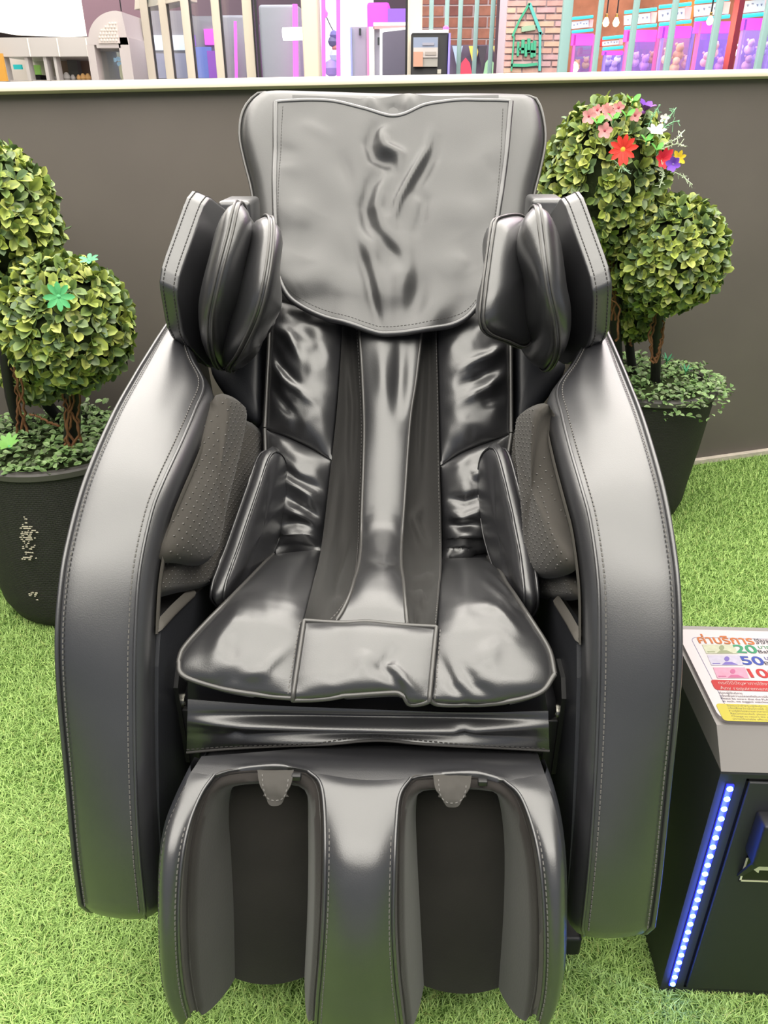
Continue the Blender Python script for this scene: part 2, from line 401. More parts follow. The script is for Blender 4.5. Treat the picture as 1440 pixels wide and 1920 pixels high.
strip, GST = patch('spine_strip', [SL[0], SR[0]], [SL[-1], (690, 1172), SR[-1]], SL, SR, SPINEPROF,
        lambda u, v, x, y: (.020 + .010 * bow(u, 2.4)) * min(1, max(.02, (1 - v) * 9)) + wrinkles(x, y, [([(755, 620), (750, 720), (745, 800)], 16, -.012), ([(715, 640), (720, 760)], 14, .004), ([(680, 1070), (720, 1085), (755, 1078)], 7, -.006), ([(680, 1100), (720, 1105), (755, 1098)], 10, .005)]) * bow(u, 6), LEATHER_SOFT, CH, 34, 90, .03)
piping(GST, 'L', strip, .003, PIPING, .001); piping(GST, 'R', strip, .003, PIPING, .001)
stitch('stitching', [r[-1][0] + Vector((-.006, 0, 0)) for r in GNL], [r[-1][1] for r in GNL], THREAD, netL, wd=.0006)
stitch('stitching', [r[-2][0] for r in GNR], [r[-2][1] for r in GNR], THREAD, netR, wd=.0006)

# --- backrest: padded head part, rear shell, head flap
def prof_off(P, d):
    Q = prof_dense(P, 60); out = []
    for i in range(len(Q)):
        a, b = Q[max(i - 1, 0)], Q[min(i + 1, len(Q) - 1)]; ty, tz = b[0] - a[0], b[1] - a[1]; L_ = math.hypot(ty, tz)
        out.append((Q[i][0] - tz / L_ * d, Q[i][1] + ty / L_ * d))
    return out
BK = [(1.18, .50), (1.225, .555), (1.30, .65), (1.42, .80), (1.55, .967), (1.68, 1.13), (1.76, 1.228), (1.82, 1.30)]
BKm = prof_off(BK, -.035)
HO = [(500, 176), (474, 186), (455, 215), (450, 258), (459, 305), (473, 362), (482, 440), (486, 530), (500, 600), (740, 615), (972, 600), (986, 530), (992, 440), (1000, 372), (1012, 322), (1022, 268), (1018, 222), (1006, 190), (985, 183), (860, 181), (740, 182), (610, 178)]
HOp = [on_prof(x, y, BKm) for x, y in HO]
head, HOs, hn = puff('headrest_cushion', HOp, .045, .10, LEATHER_FLAP, CH, n=120, rings=14, pw=7, ex=.5)
tubeo('piping', [p + hn * .004 for p in HOs[:44]] , .0032, PIPING, head, n=7)
tubeo('piping', [p + hn * .004 for p in HOs[64:]] , .0032, PIPING, head, n=7)
# rear body: a curved shell behind the pads, narrower low down
S = []
for k, (y, z) in enumerate(crv(BK[:-1], 24)):
    t = k / 23; hw = .245 + .04 * t; n_y, n_z = .78, -.62
    d0, d1 = .05, .17 + .03 * t
    S.append([(-hw, y + n_y * d0, z + n_z * d0), (-hw + .02, y + n_y * (d0 - .02), z + n_z * (d0 - .02)), (0, y + n_y * (d0 - .02), z + n_z * (d0 - .02)), (hw - .02, y + n_y * (d0 - .02), z + n_z * (d0 - .02)), (hw, y + n_y * d0, z + n_z * d0),
              (hw, y + n_y * d1, z + n_z * d1), (0, y + n_y * (d1 + .03), z + n_z * (d1 + .03)), (-hw, y + n_y * d1, z + n_z * d1)])
loft('backrest_shell', S, LEATHER_MATT, CH, closed=True, caps=True, angle=60)
# side bolsters between pads and arms
for s, pl in ((-1, [(395, 690), (440, 640), (478, 560), (492, 560), (492, 760), (485, 800), (445, 770)]), (1, [(1060, 690), (1020, 640), (985, 560), (966, 560), (964, 760), (968, 810), (1000, 780)])):
    puff('side_bolster', [on_prof(x, y, prof_off(BK, -.03)) for x, y in pl], .02, .05, LEATHER_MATT, CH, n=48, rings=7, pw=4)
# strap behind the head flap
strap, GS_ = patch('flap_strap', [(548, 178), (640, 182), (700, 186), (760, 176), (820, 180), (935, 178)], [(548, 215), (740, 235), (935, 212)], [(548, 178), (548, 215)], [(935, 178), (935, 212)], prof_off(BK, .012),
      lambda u, v, x, y: wrinkles(x, y, [([(690, 178), (700, 215)], 10, .012), ([(735, 190), (740, 220)], 12, -.010), ([(770, 176), (765, 215)], 10, .012)]), LEATHER_FLAP, CH, 50, 14, .006)
FLW = [([(745, 228), (705, 250), (692, 280), (700, 305), (735, 318), (742, 345)], 11, -.012), ([(725, 238), (715, 262), (722, 288), (750, 300), (748, 335)], 10, .012),
       ([(808, 250), (800, 290), (775, 335), (748, 385), (737, 420), (742, 445)], 8, .012), ([(824, 260), (812, 305), (790, 345), (765, 395)], 11, -.008),
       ([(724, 310), (695, 355), (684, 395), (690, 430), (706, 460)], 13, -.014), ([(737, 328), (715, 365), (708, 400), (720, 440), (748, 475)], 12, .010), ([(703, 440), (725, 470), (745, 490), (757, 525)], 12, -.008),
       ([(655, 430), (680, 500), (700, 570), (716, 630)], 10, -.009), ([(690, 450), (708, 520), (722, 628)], 11, .008), ([(752, 440), (756, 540), (748, 632)], 20, .010), ([(788, 430), (784, 530), (775, 622)], 20, -.010),
       ([(778, 362), (796, 385), (790, 420), (775, 455)], 11, -.009), ([(640, 290), (655, 340), (668, 400)], 15, -.006), ([(655, 290), (672, 345), (680, 380)], 14, .004), ([(600, 410), (570, 490)], 30, -.006), ([(860, 450), (895, 510)], 24, -.006),
       ([(560, 545), (650, 495)], 26, .005), ([(825, 530), (880, 490)], 24, .006), ([(575, 330), (515, 318)], 12, .003), ([(570, 298), (515, 278)], 12, -.003), ([(565, 235), (630, 275)], 12, .003), ([(905, 300), (930, 340)], 14, -.003)]
flap, GF = patch('head_flap', [(518, 196), (600, 197), (680, 214), (740, 229), (800, 208), (880, 197), (957, 194)],
        [(519, 480), (526, 530), (555, 572), (630, 608), (740, 632), (850, 612), (890, 585), (908, 545), (922, 470)],
        [(518, 196), (516, 340), (519, 480)], [(957, 194), (945, 320), (922, 470)], prof_off(BK, .03),
        lambda u, v, x, y: .006 + .012 * bow(u, 3) + .95 * wrinkles(x, y, FLW) * min(1, 8 * v + .4) + (.004 + .008 * v) * nz(x, y, .016, 9), LEATHER_FLAP, CH, 96, 96, .006)
rim = [r[0] for r in GF] + GF[-1][1:] + [r[-1] for r in GF[::-1]][1:]
tubeo('edge_binding', [p - n_ * .002 for p, n_ in rim], .0058, LEATHER, flap, n=8)
tubeo('edge_binding', [p - n_ * .002 for p, n_ in GF[0]], .0045, LEATHER, flap, n=8)
inn = [r[3] for r in GF[3:-3]] + GF[-4][4:-4] + [r[-4] for r in GF[-4:3:-1]]
stitch('stitching', [p for p, n_ in inn], [n_ for p, n_ in inn], DTHREAD, flap, wd=.0008)

# --- skirt under the seat
SKP = [(.80, .54), (.766, .50), (.757, .47), (.757, .43), (.757, .40)]
skirt, GK = patch('skirt', [(352, 1311), (500, 1322), (690, 1330), (870, 1336), (1028, 1333)], [(350, 1411), (430, 1404), (560, 1396), (690, 1387), (800, 1392), (920, 1400), (1030, 1408)], [(352, 1311), (350, 1411)], [(1028, 1333), (1030, 1408)], SKP,
      lambda u, v, x, y: wrinkles(x, y, [([(352, 1352), (440, 1358), (690, 1362), (860, 1368), (1028, 1362)], 8, .012), ([(355, 1340), (690, 1347), (1028, 1348)], 7, -.008), ([(430, 1362), (450, 1385)], 10, -.005), ([(860, 1360), (880, 1385)], 10, -.006), ([(352, 1378), (690, 1380), (1028, 1384)], 7, -.008), ([(400, 1395), (690, 1388), (1000, 1400)], 5, .005)]), LEATHER_SOFT, CH, 70, 40, .006)
piping(GK, 'B', skirt, .002, DTHREAD, .0)
stitch('stitching', [p for p, n_ in GK[-3]], [n_ for p, n_ in GK[-3]], DTHREAD, skirt)
# black under-panel just below the seat lip
up_, _ = patch('under_panel', [(352, 1275), (690, 1305), (1020, 1290)], [(352, 1318), (690, 1335), (1028, 1340)], [(352, 1275), (352, 1318)], [(1020, 1290), (1028, 1340)], [(.80, .60), (.79, .50), (.785, .40)], lambda u, v, x, y: 0, BLACKPL, CH, 20, 6, .01)

# --- leg rest with two calf wells
LRP = [(.83, .405), (.79, .425), (.757, .44), (.72, .459), (.69, .461), (.66, .455), (.60, .42), (.56, .35), (.542, .27), (.536, .22), (.540, .165), (.548, .12), (.56, .08)]
LR = bpy.data.objects.new('leg_rest', None); COL.objects.link(LR); LR.empty_display_size = .05; put(LR, (0, .65, .1), CH)
sil_L = [(358, 1448), (330, 1505), (308, 1565), (298, 1640), (297, 1740), (301, 1820), (312, 1870), (330, 1897)]
wel_LO = [(402, 1454), (378, 1488), (355, 1545), (341, 1615), (335, 1700), (337, 1790), (345, 1860), (356, 1904)]
wel_LI = [(578, 1447), (600, 1468), (608, 1515), (610, 1600), (608, 1700), (602, 1800), (596, 1870), (592, 1925)]
wel_RI = [(770, 1460), (750, 1490), (743, 1545), (739, 1640), (738, 1740), (743, 1830), (750, 1890), (756, 1935)]
wel_RO = [(945, 1464), (975, 1492), (998, 1550), (1012, 1615), (1020, 1700), (1022, 1790), (1018, 1860), (1008, 1910)]
sil_R = [(1022, 1452), (1040, 1505), (1052, 1565), (1059, 1640), (1060, 1740), (1057, 1825), (1046, 1880), (1030, 1912)]
topw_L = [(402, 1454), (440, 1444), (520, 1441), (578, 1447)]
topw_R = [(770, 1460), (800, 1455), (890, 1455), (945, 1464)]
lobe = lambda b: (lambda u, v, x, y: b * bow(u, 2.2) * min(1, v * 3))
l1, GL1 = patch('outer_bolster', [sil_L[0], wel_LO[0]], [sil_L[-1], (343, 1906), wel_LO[-1]], sil_L, wel_LO, LRP, lobe(.010), LEATHER, LR, 18, 60, .012)
l2, GL2 = patch('centre_bolster', [wel_LI[0], (680, 1462), wel_RI[0]], [wel_LI[-1], (674, 1950), wel_RI[-1]], wel_LI, wel_RI, LRP, lobe(.016), LEATHER, LR, 34, 60, .012)
l3, GL3 = patch('outer_bolster', [wel_RO[0], sil_R[0]], [wel_RO[-1], (1020, 1916), sil_R[-1]], wel_RO, sil_R, LRP, lobe(.010), LEATHER, LR, 18, 60, .012)
bandB = [sil_L[0], (380, 1452), (402, 1454), (440, 1444), (520, 1441), (578, 1447), (620, 1458), (680, 1462), (735, 1464), (770, 1460), (800, 1455), (890, 1455), (945, 1464), (985, 1460), sil_R[0]]
band, GBD = patch('top_band', [(378, 1418), (690, 1398), (1008, 1412)], bandB, [(378, 1418), sil_L[0]], [(1008, 1412), sil_R[0]], LRP, lambda u, v, x, y: wrinkles(x, y, [([(440, 1440), (520, 1437), (590, 1447)], 5, .005), ([(790, 1452), (890, 1450), (950, 1462)], 5, .005)]), LEATHER, LR, 90, 14, .012)
for o, G, s in ((l1, GL1, 'R'), (l2, GL2, 'L'), (l2, GL2, 'R'), (l3, GL3, 'L')):
    piping(G, s, o, .0022, LEATHER, .001)
    i = 2 if s == 'L' else -3
    stitch('stitching', [r[i][0] for r in G[14:]], [r[i][1] for r in G[14:]], THREAD, o)
stitch('stitching', [r[1][0] for r in GL1[4:]], [r[1][1] for r in GL1[4:]], DTHREAD, l1)
# outer flanks going back from the silhouettes
for G, k, s in ((GL1, 0, -1), (GL3, -1, 1)):
    S = []
    for j, r in enumerate(G):
        p = r[k][0]; S.append([p, p + Vector((s * .004, .012, 0)), p + Vector((s * .004, .03, -.004)), Vector((p.x + s * .001, max(p.y + .05, .70), p.z - .03)), Vector((p.x, max(p.y + .08, .78), p.z - .04))])
    loft('outer_flank', S, LEATHER_MATT, LR, angle=70)
# calf wells: tape rim, soft suede walls, back panel
WBK = [(.745, .47), (.715, .40), (.69, .30), (.672, .20), (.655, .09), (.65, .05)]
def well(outer, backpx, midw, tape_m):
    F_ = [on_prof(x, y, prof_dense(LRP)) for x, y in crv(outer, 70)]
    Bk = [on_prof(x, y, prof_dense(WBK)) for x, y in crv(backpx, 70)]
    c = sum(F_, Vector()) / 70
    rows = []
    for f, b in zip(F_, Bk):
        inn_ = (b - f); side = Vector((inn_.x, 0, 0))
        p1 = f + Vector((0, .004, -.001)) + inn_ * .04
        p2 = f + inn_ * .16 + Vector((0, -.002, .002))
        p3 = f + inn_ * .34 + Vector((0, -.022, .010)); p4 = f + inn_ * .62 + Vector((0, -.022, .008)); p5 = f + inn_ * .88 + Vector((0, -.006, 0))
        rows.append([f - Vector((0, -.003, 0)), p1, p2, p3, p4, p5, b + Vector((0, .004, 0))])
    rows = [list(r) for r in rows]
    rim_ = [[r[0], r[0].lerp(r[1], .5) + Vector((0, -.003, .002)), r[1], r[2]] for r in rows]
    wl = loft('well_wall', [[*[Vector(p) for p in crv([tuple(p) for p in r[1:]], 12)]] for r in rows], SUEDE, LR, angle=80)
    tp = loft('zip_tape', rim_, tape_m, wl, angle=70)
    tubeo('zip_cord', [r[2] + Vector((0, -.002, .001)) for r in rows], .0016, SUEDE, wl, n=6)
    # back panel
    n = 35; G = [[(Bk[k].lerp(Bk[69 - k], i / 11) + Vector((0, .003 - .010 * bow(i / 11), 0)), Vector((0, -1, .2)).normalized()) for i in range(12)] for k in range(n)]
    V, Fc = solid_grid(G, .012); mk('well_back', V, Fc, SUEDE, LR, True, 70)
    return wl
well(wel_LO[::-1] + topw_L[1:-1] + wel_LI, [(440, 1838), (437, 1700), (432, 1600), (428, 1530), (436, 1478), (470, 1462), (540, 1462), (572, 1478), (577, 1560), (576, 1700), (570, 1836)], None, DTRIM)
well(wel_RI[::-1] + topw_R[1:-1] + wel_RO, [(795, 1852), (787, 1700), (782, 1600), (780, 1520), (788, 1482), (815, 1470), (900, 1470), (930, 1486), (945, 1570), (945, 1700), (935, 1856)], None, DTRIM)
# pull tabs at the top of each well
for (x0, x1, yt, yb, zx) in ((483, 551, 1448, 1508, 556), (812, 884, 1458, 1512, 905)):
    xm = (x0 + x1) / 2; O = [(x0, yt), (x0 + 6, yt + 28), (x0 + 20, yb - 12), (xm, yb), (x1 - 20, yb - 12), (x1 - 5, yt + 28), (x1, yt)]
    TP = [(.715, .464), (.676, .464), (.655, .44), (.645, .38)]
    t_, Gt = patch('pull_tab', [(x0, yt), (x1, yt)], [(x0 + 14, yb - 18), (xm - 12, yb - 3), (xm, yb), (xm + 12, yb - 3), (x1 - 14, yb - 18)], [(x0, yt), (x0 + 4, yt + 22), (x0 + 14, yb - 18)], [(x1, yt), (x1 - 4, yt + 22), (x1 - 14, yb - 18)], TP, lambda u, v, x, y: .004 + .002 * nz(x, y, .06), TAB, LR, 16, 14, .003)
    q = [r[2] for r in Gt[2:-2]] + Gt[-3][3:-3] + [r[-3] for r in Gt[-3:2:-1]]
    stitch('stitching', [p for p, n_ in q], [n_ for p, n_ in q], THREAD, t_, dash=.003, gap=.003)
    zp = on_prof(zx, yt + 8, prof_dense(TP)); b = MB(); b.box((zp.x - .006, zp.y - .004, zp.z - .004), (zp.x + .006, zp.y + .004, zp.z + .004), .0015); b.build('zip_slider', BLACKSTEEL, LR)
b = MB(); b.box((-.235, .74, .12), (.235, .80, .42), .02); b.build('rear_board', BLACKPL, LR)

# --- armrests
OP = [(.640, .262), (.655, .338), (.685, .450), (.713, .555), (.738, .622), (.771, .673), (.813, .716), (.895, .768), (1.015, .812), (1.12, .837), (1.20, .853), (1.27, .866), (1.36, .88)]
IP = [(.620, .28), (.645, .376), (.683, .474), (.725, .565), (.759, .629), (.80, .69), (.855, .742), (.90, .766), (.985, .787), (1.07, .806), (1.14, .823), (1.21, .842), (1.30, .865)]
IX = [.285, .287, .289, .29, .29, .289, .284, .279, .276, .276, .279, .315, .355]
def arm(s):
    A = bpy.data.objects.new('armrest', None); COL.objects.link(A); A.empty_display_size = .05; put(A, (s * .33, .9, .3), CH)
    n = 64; O = crv(OP, n); I = crv([(a[0], a[1], x) for a, x in zip(IP, IX)], n)
    S = []; so = []; si = []; nr = []; trimp = []
    for k in range(n):
        o = Vector((s * .376, *O[k])); i_ = Vector((s * I[k][2], I[k][0], I[k][1]))
        a, b_ = O[max(k - 1, 0)], O[min(k + 1, n - 1)]; t = Vector((0, b_[0] - a[0], b_[1] - a[1])).normalized()
        nn = Vector((0, -t.z, t.y))            # outwards (front / up)
        bow_ = .007
        mid = [o.lerp(i_, f) + nn * (bow_ * bow(f, 2.5)) for f in (.08, .2, .35, .5, .65, .8, .92)]
        ix = s * (I[k][2] - .285)
        f1 = i_ + Vector((-s * .008, 0, 0)) - nn * .005; f2 = i_ + Vector((-s * .014, 0, 0)) - nn * .016; f3 = i_ + Vector((-s * .017, 0, 0)) - nn * .034
        sec = [o + Vector((s * .003, 0, 0)) - nn * .16, o + Vector((s * .012, 0, 0)) - nn * .05, o + Vector((s * .010, 0, 0)) - nn * .012, o + Vector((s * .006, 0, 0)) - nn * .003, o] + mid + [i_, f1, f2, f3, i_ + Vector((-s * .012, 0, 0)) - nn * .04, i_ + Vector((s * .01, 0, 0)) - nn * .045]
        S.append(sec); so.append(o.lerp(i_, .06) + nn * .004); si.append(o.lerp(i_, .95) + nn * .003); nr.append(nn); trimp.append(f3)
    sec0 = S[0]; c0 = sum((Vector(p) for p in sec0), Vector()) / len(sec0)
    first = []                                     # rounded lower end
    for q in (.2, .4, .6, .75, .86, .94, .98, 1.0):
        first.append([Vector(p).lerp(c0 + Vector((0, .05, 0)), .42 * (1 - math.sqrt(max(0, 1 - (q) ** 2)))) + Vector((0, .006 * q, -.034 * math.sin(q * math.pi / 2))) for p in sec0])
    strip_ = loft('arm_shell', first[::-1] + S, LEATHER, A, caps=True, angle=60)
    tubeo('piping', [r_[4] for r_ in first[:7][::-1]] + [Vector((s * .379, *O[k])) + nr[k] * .0005 for k in range(n)], .0032, LEATHER, strip_, n=7)
    tubeo('piping', [r_[12] for r_ in first[:7][::-1]] + [Vector((s * (I[k][2] - .003), I[k][0], I[k][1])) for k in range(n)], .0022, LEATHER, strip_, n=7)
    stitch('stitching', so, nr, THREAD, strip_); stitch('stitching', si, nr, THREAD, strip_)
    # taupe binding along the inner mouth of the arm trough
    k0 = min(range(n), key=lambda k: abs(trimp[k].z - .60)); k1 = min(range(n), key=lambda k: abs(trimp[k].y - 1.17))
    path = trimp[k0:k1]
    b2 = MB(); V = []; 
    for k, p in enumerate(path):
        nn = nr[k0 + k]; V.append([p + Vector((-s * .002, 0, 0)) + nn * .006, p + Vector((-s * .0035, 0, 0)), p + Vector((-s * .002, 0, 0)) - nn * .009, p + Vector((s * .02, 0, 0)) - nn * .010])
    loft('trough_binding', V, TRIM, A, angle=80)
    # inner side panel below the trough
    lowb = [trimp[0] + Vector((0, .01, -.02))] + [trimp[k] for k in range(0, k0 + 1, 4)]
    edge = [Vector((s * .268, .79, .605)), Vector((s * .268, .85, .588)), Vector((s * .268, .93, .562)), Vector((s * .268, 1.02, .532)), Vector((s * .268, 1.2, .49))]
    poly = [Vector((s * .268, p.y, p.z)) for p in lowb] + edge + [Vector((s * .268, 1.25, .30)), Vector((s * .268, 1.1, .22)), Vector((s * .268, .72, .24))]
    b3 = MB(); b3.prism(poly, (s * .02, 0, 0)); b3.build('inner_panel', LEATHER_MATT, A, smooth=False)
    V = [[p + Vector((-s * .003, 0, .002)), p + Vector((-s * .004, .004, .006)), p + Vector((s * .004, .010, .012))] for p in [Vector(q) for q in crv([tuple(p) for p in [trimp[k0]] + edge[:3]], 20)]]
    loft('trough_binding', V, TRIM, A, angle=80)
    # outer side panel
    poly = [Vector((s * .372, *O[k])) + (-nr[k]) * .02 for k in range(0, n, 4)] + [Vector((s * .372, 1.5, .80)), Vector((s * .372, 1.55, .55)), Vector((s * .372, 1.4, .30)), Vector((s * .372, 1.1, .22)), Vector((s * .372, .74, .25))]
    b4 = MB(); b4.prism(poly, (s * .012, 0, 0)); b4.build('outer_panel', LEATHER_MATT, A, smooth=False)
    # trough floor and wall, dark
    b5 = MB(); b5.prism([Vector((s * .35, .76, .60)), Vector((s * .35, .80, .67)), Vector((s * .35, .90, .72)), Vector((s * .35, 1.3, .80)), Vector((s * .35, 1.4, .5)), Vector((s * .35, .9, .5))], (s * .01, 0, 0)); b5.build('trough_wall', SUEDE, A, smooth=False)
    fl = [[q, q + Vector((s * .05, .0, -.02)), Vector((s * .362, q.y + .01, q.z - .03))] for q in [Vector(p) for p in crv([tuple(p) for p in edge], 16)]]
    loft('trough_floor', fl, SUEDE, A)
    return A, O, I, nr, trimp
ARM_L = arm(-1); ARM_R = arm(1)
def dots(o, O, nn, name_, parent, spacing, tf, pw, ex, keep=None):
    """rubber grip dots on the front of a puff"""
    c = sum(O, Vector()) / len(O); n = len(O); b = MB()
    t1 = (O[n // 2] - O[0]); t1 = (t1 - nn * t1.dot(nn)).normalized(); t2 = nn.cross(t1)
    pol = [((p - c).dot(t1), (p - c).dot(t2), (p - c).dot(nn)) for p in O]
    R_ = max(math.hypot(a, b_) for a, b_, h in pol)
    k = int(R_ / spacing) + 1
    angs = [math.atan2(b_, a) for a, b_, h in pol]
    tree = BVHTree.FromPolygons([Vector(v.co) + WLOC[o.name] for v in o.data.vertices], [tuple(p.vertices) for p in o.data.polygons])
    for i in range(-k, k + 1):
        for j in range(-k, k + 1):
            a, b_ = (i + .5 * (j % 2)) * spacing, j * spacing * .87
            th = math.atan2(b_, a); r = math.hypot(a, b_)
            q = min(range(n), key=lambda m: abs((angs[m] - th + math.pi) % (2 * math.pi) - math.pi))
            rr = math.hypot(pol[q][0], pol[q][1]); s = r / rr
            if s > .93: continue
            h = (1 - s ** pw) ** ex * tf
            p = c + (O[q] - c) * s; p = c + t1 * a + t2 * b_ + nn * (pol[q][2] * s + h + .0012)
            hit = tree.ray_cast(p + nn * .12, -nn)
            if hit[0] is None: continue
            p = hit[0]
            b.lathe([(.0017, -.0008), (.0014, .0007), (.0005, .0013)], (0, 0, 0), 6)
            Rm = Vector((0, 0, 1)).rotation_difference(nn).to_matrix()
            for m in range(len(b.v) - 18, len(b.v)): b.v[m] = tuple(p + Rm @ Vector(b.v[m]))
    return b.build(name_, DOTS, parent, smooth=True, angle=80)
def pads(s, A, lower, upper, thigh):
    lo = [at(px, py, x=s * (x_ + .004)) for px, py, x_ in lower]
    o1, O1, n1 = puff('forearm_pad', lo, .012, .012, DOTFAB, A, n=60, rings=8, pw=6, ex=.5)
    dots(o1, O1, n1, 'grip_dots', o1, .0105, .012, 6, .5)
    hi = [at(px, py, x=s * (x_ - .012)) for px, py, x_ in upper]
    o2, O2, n2 = puff('forearm_pad', hi, .024, .016, DOTFAB, A, n=60, rings=9, pw=4.5, ex=.5)
    dots(o2, O2, n2, 'grip_dots', o2, .0125, .024, 4.5, .5)
    th = [at(px, py, y=y_) for px, py, y_ in thigh]
    o3, O3, n3 = puff('hip_pad', th, .014, .022, LEATHER, CH, n=60, rings=9, pw=7, ex=.5, toward=Vector((0, 1.0, .8)))
    return o3, O3, n3
h1 = pads(-1, ARM_L[0], [(281, 1118, .275), (330, 1112, .27), (398, 1092, .25), (432, 1040, .245), (470, 930, .24), (492, 828, .235), (484, 803, .238), (450, 790, .26), (380, 850, .29), (310, 990, .29), (284, 1070, .285)],
     [(296, 1045, .285), (330, 1056, .272), (372, 1060, .262), (396, 1040, .255), (412, 960, .25), (440, 850, .245), (455, 772, .245), (445, 750, .25), (412, 738, .26), (392, 760, .275), (345, 850, .292), (305, 960, .292)],
     [(406, 1112, .93), (412, 1142, .94), (428, 1147, .96), (470, 1095, 1.06), (515, 1015, 1.19), (534, 920, 1.25), (532, 862, 1.27), (516, 838, 1.24), (498, 848, 1.21), (478, 905, 1.14), (440, 1015, 1.03)])
h2 = pads(1, ARM_R[0], [(1090, 1120, .275), (1050, 1125, .27), (1002, 1115, .255), (988, 1070, .25), (972, 950, .24), (958, 830, .235), (966, 806, .24), (990, 810, .26), (1040, 900, .29), (1080, 1010, .29), (1090, 1080, .285)],
     [(1086, 1060, .285), (1050, 1082, .272), (1012, 1082, .262), (1000, 1060, .256), (992, 960, .25), (980, 850, .247), (978, 785, .247), (990, 766, .252), (1025, 757, .265), (1040, 790, .28), (1062, 900, .292), (1082, 1000, .292)],
     [(996, 1120, .93), (992, 1158, .94), (975, 1162, .955), (945, 1100, 1.05), (915, 1010, 1.17), (903, 920, 1.24), (905, 860, 1.26), (920, 834, 1.24), (938, 838, 1.21), (958, 905, 1.12), (985, 1030, 1.0)])
for (o3, O3, n3) in (h1, h2):
    c3 = sum(O3, Vector()) / len(O3)
    tubeo('piping', [c3 + (p - c3) * .94 + n3 * .0082 for p in O3], .0022, LEATHER, o3, n=6, closed=True)
    tubeo('piping', [c3 + (p - c3) * .94 - n3 * .0130 for p in O3], .0022, LEATHER, o3, n=6, closed=True)

# --- shoulder wings: an outer plate, a mounting block and two airbag pillows each
def wing(s, plate, block, pil):
    W = bpy.data.objects.new('shoulder_wing', None); COL.objects.link(W); W.empty_display_size = .05; put(W, (s * .3, 1.3, .9), CH)
    inner = [at(px, py, y=y_) for px, py, y_ in plate]
    for _ in range(2):                             # round the corners of the plate
        m_ = len(inner); inner = [q for k in range(m_) for q in (inner[k].lerp(inner[(k + 1) % m_], .13), inner[k].lerp(inner[(k + 1) % m_], .87))]
    ne = 14
    ext = Vector((s * .030, .006, .012))
    bm = bmesh.new(); vs = [bm.verts.new(p) for p in inner]; f = bm.faces.new(vs)
    r = bmesh.ops.extrude_face_region(bm, geom=[f]); 
    for v in r['geom']:
        if isinstance(v, bmesh.types.BMVert): v.co += ext
    bm.normal_update(); bmesh.ops.recalc_face_normals(bm, faces=bm.faces)
    bmesh.ops.bevel(bm, geom=list(bm.edges), offset=.0042, segments=3, affect='EDGES', profile=.6)
    bm.verts.index_update()
    o = mk('wing_plate', [v.co[:] for v in bm.verts], [[v.index for v in f.verts] for f in bm.faces], LEATHER, W, True, 40); bm.free()
    cen = sum(inner, Vector()) / len(inner)
    for f_ in (.22, .78):
        pth = []
        for k in range(ne):
            a, b_ = inner[k] + ext * f_, inner[k + 1] + ext * f_
            pth += [a.lerp(b_, q / 6) for q in range(6)]
        nn = []
        for k in range(ne):
            e = (inner[k + 1] - inner[k]); nv = e.cross(ext).normalized()
            if nv.dot(inner[k] - cen) < 0: nv = -nv
            nn += [nv] * 6
        stitch('stitching', [p + n_ * .0008 for p, n_ in zip(pth, nn)], nn, DTHREAD, o)
    b = MB(); c = at(*block[:2], y=block[2]); hx, hy, hz = .030, .05, .045
    b.box((c.x - hx, c.y - hy, c.z - 2 * hz), (c.x + hx, c.y + hy, c.z), .008); b.build('mounting_block', LEATHER, W)
    for (pl, th) in pil:
        O = [at(px, py, y=y_) for px, py, y_ in pl]
        o, OO, nn = puff('airbag_pillow', O, th, th, LEATHER_SOFT, W, n=64, rings=10, pw=2.6, ex=.62, toward=Vector((0, 1.2, .9)), disp=lambda q, a, sd=th: .016 * noise.noise(Vector((q * 2.2 * math.cos(6.283 * a), q * 2.2 * math.sin(6.283 * a), sd * 37 + s))) + .003 * math.sin(a * 44) * q * q)
        tubeo('piping', [p + nn * .004 for p in OO], .002, PIPING, o, n=6, closed=True)
        tubeo('piping', [p - nn * .003 for p in OO], .002, PIPING, o, n=6, closed=True)
    return W
wing(-1, [(428, 396, 1.42), (389, 366, 1.32), (330, 535, 1.185), (346, 640, 1.225), (400, 698, 1.32), (470, 640, 1.5), (480, 450, 1.52)], (448, 372, 1.52),
     [([(446, 378, 1.23), (430, 440, 1.17), (404, 540, 1.14), (392, 610, 1.16), (398, 672, 1.22), (420, 690, 1.33), (452, 620, 1.46), (468, 500, 1.46), (462, 410, 1.38)], .040),
      ([(506, 405, 1.24), (509, 440, 1.18), (500, 515, 1.13), (482, 590, 1.12), (450, 660, 1.16), (428, 692, 1.24), (440, 690, 1.34), (478, 620, 1.45), (488, 500, 1.46), (490, 420, 1.38)], .036)])
wing(1, [(1030, 402, 1.42), (1053, 366, 1.32), (1112, 535, 1.185), (1108, 645, 1.225), (1060, 690, 1.32), (1000, 640, 1.5), (1000, 450, 1.52)], (1022, 368, 1.52),
     [([(1008, 385, 1.23), (1018, 450, 1.17), (1030, 540, 1.14), (1045, 610, 1.15), (1044, 670, 1.2), (1020, 694, 1.3), (1000, 640, 1.44), (990, 520, 1.46), (992, 415, 1.38)], .040),
      ([(934, 408, 1.28), (922, 440, 1.24), (908, 545, 1.17), (903, 600, 1.15), (915, 625, 1.16), (950, 640, 1.2), (985, 650, 1.24), (1000, 610, 1.26), (996, 500, 1.32), (985, 412, 1.36)], .030)])

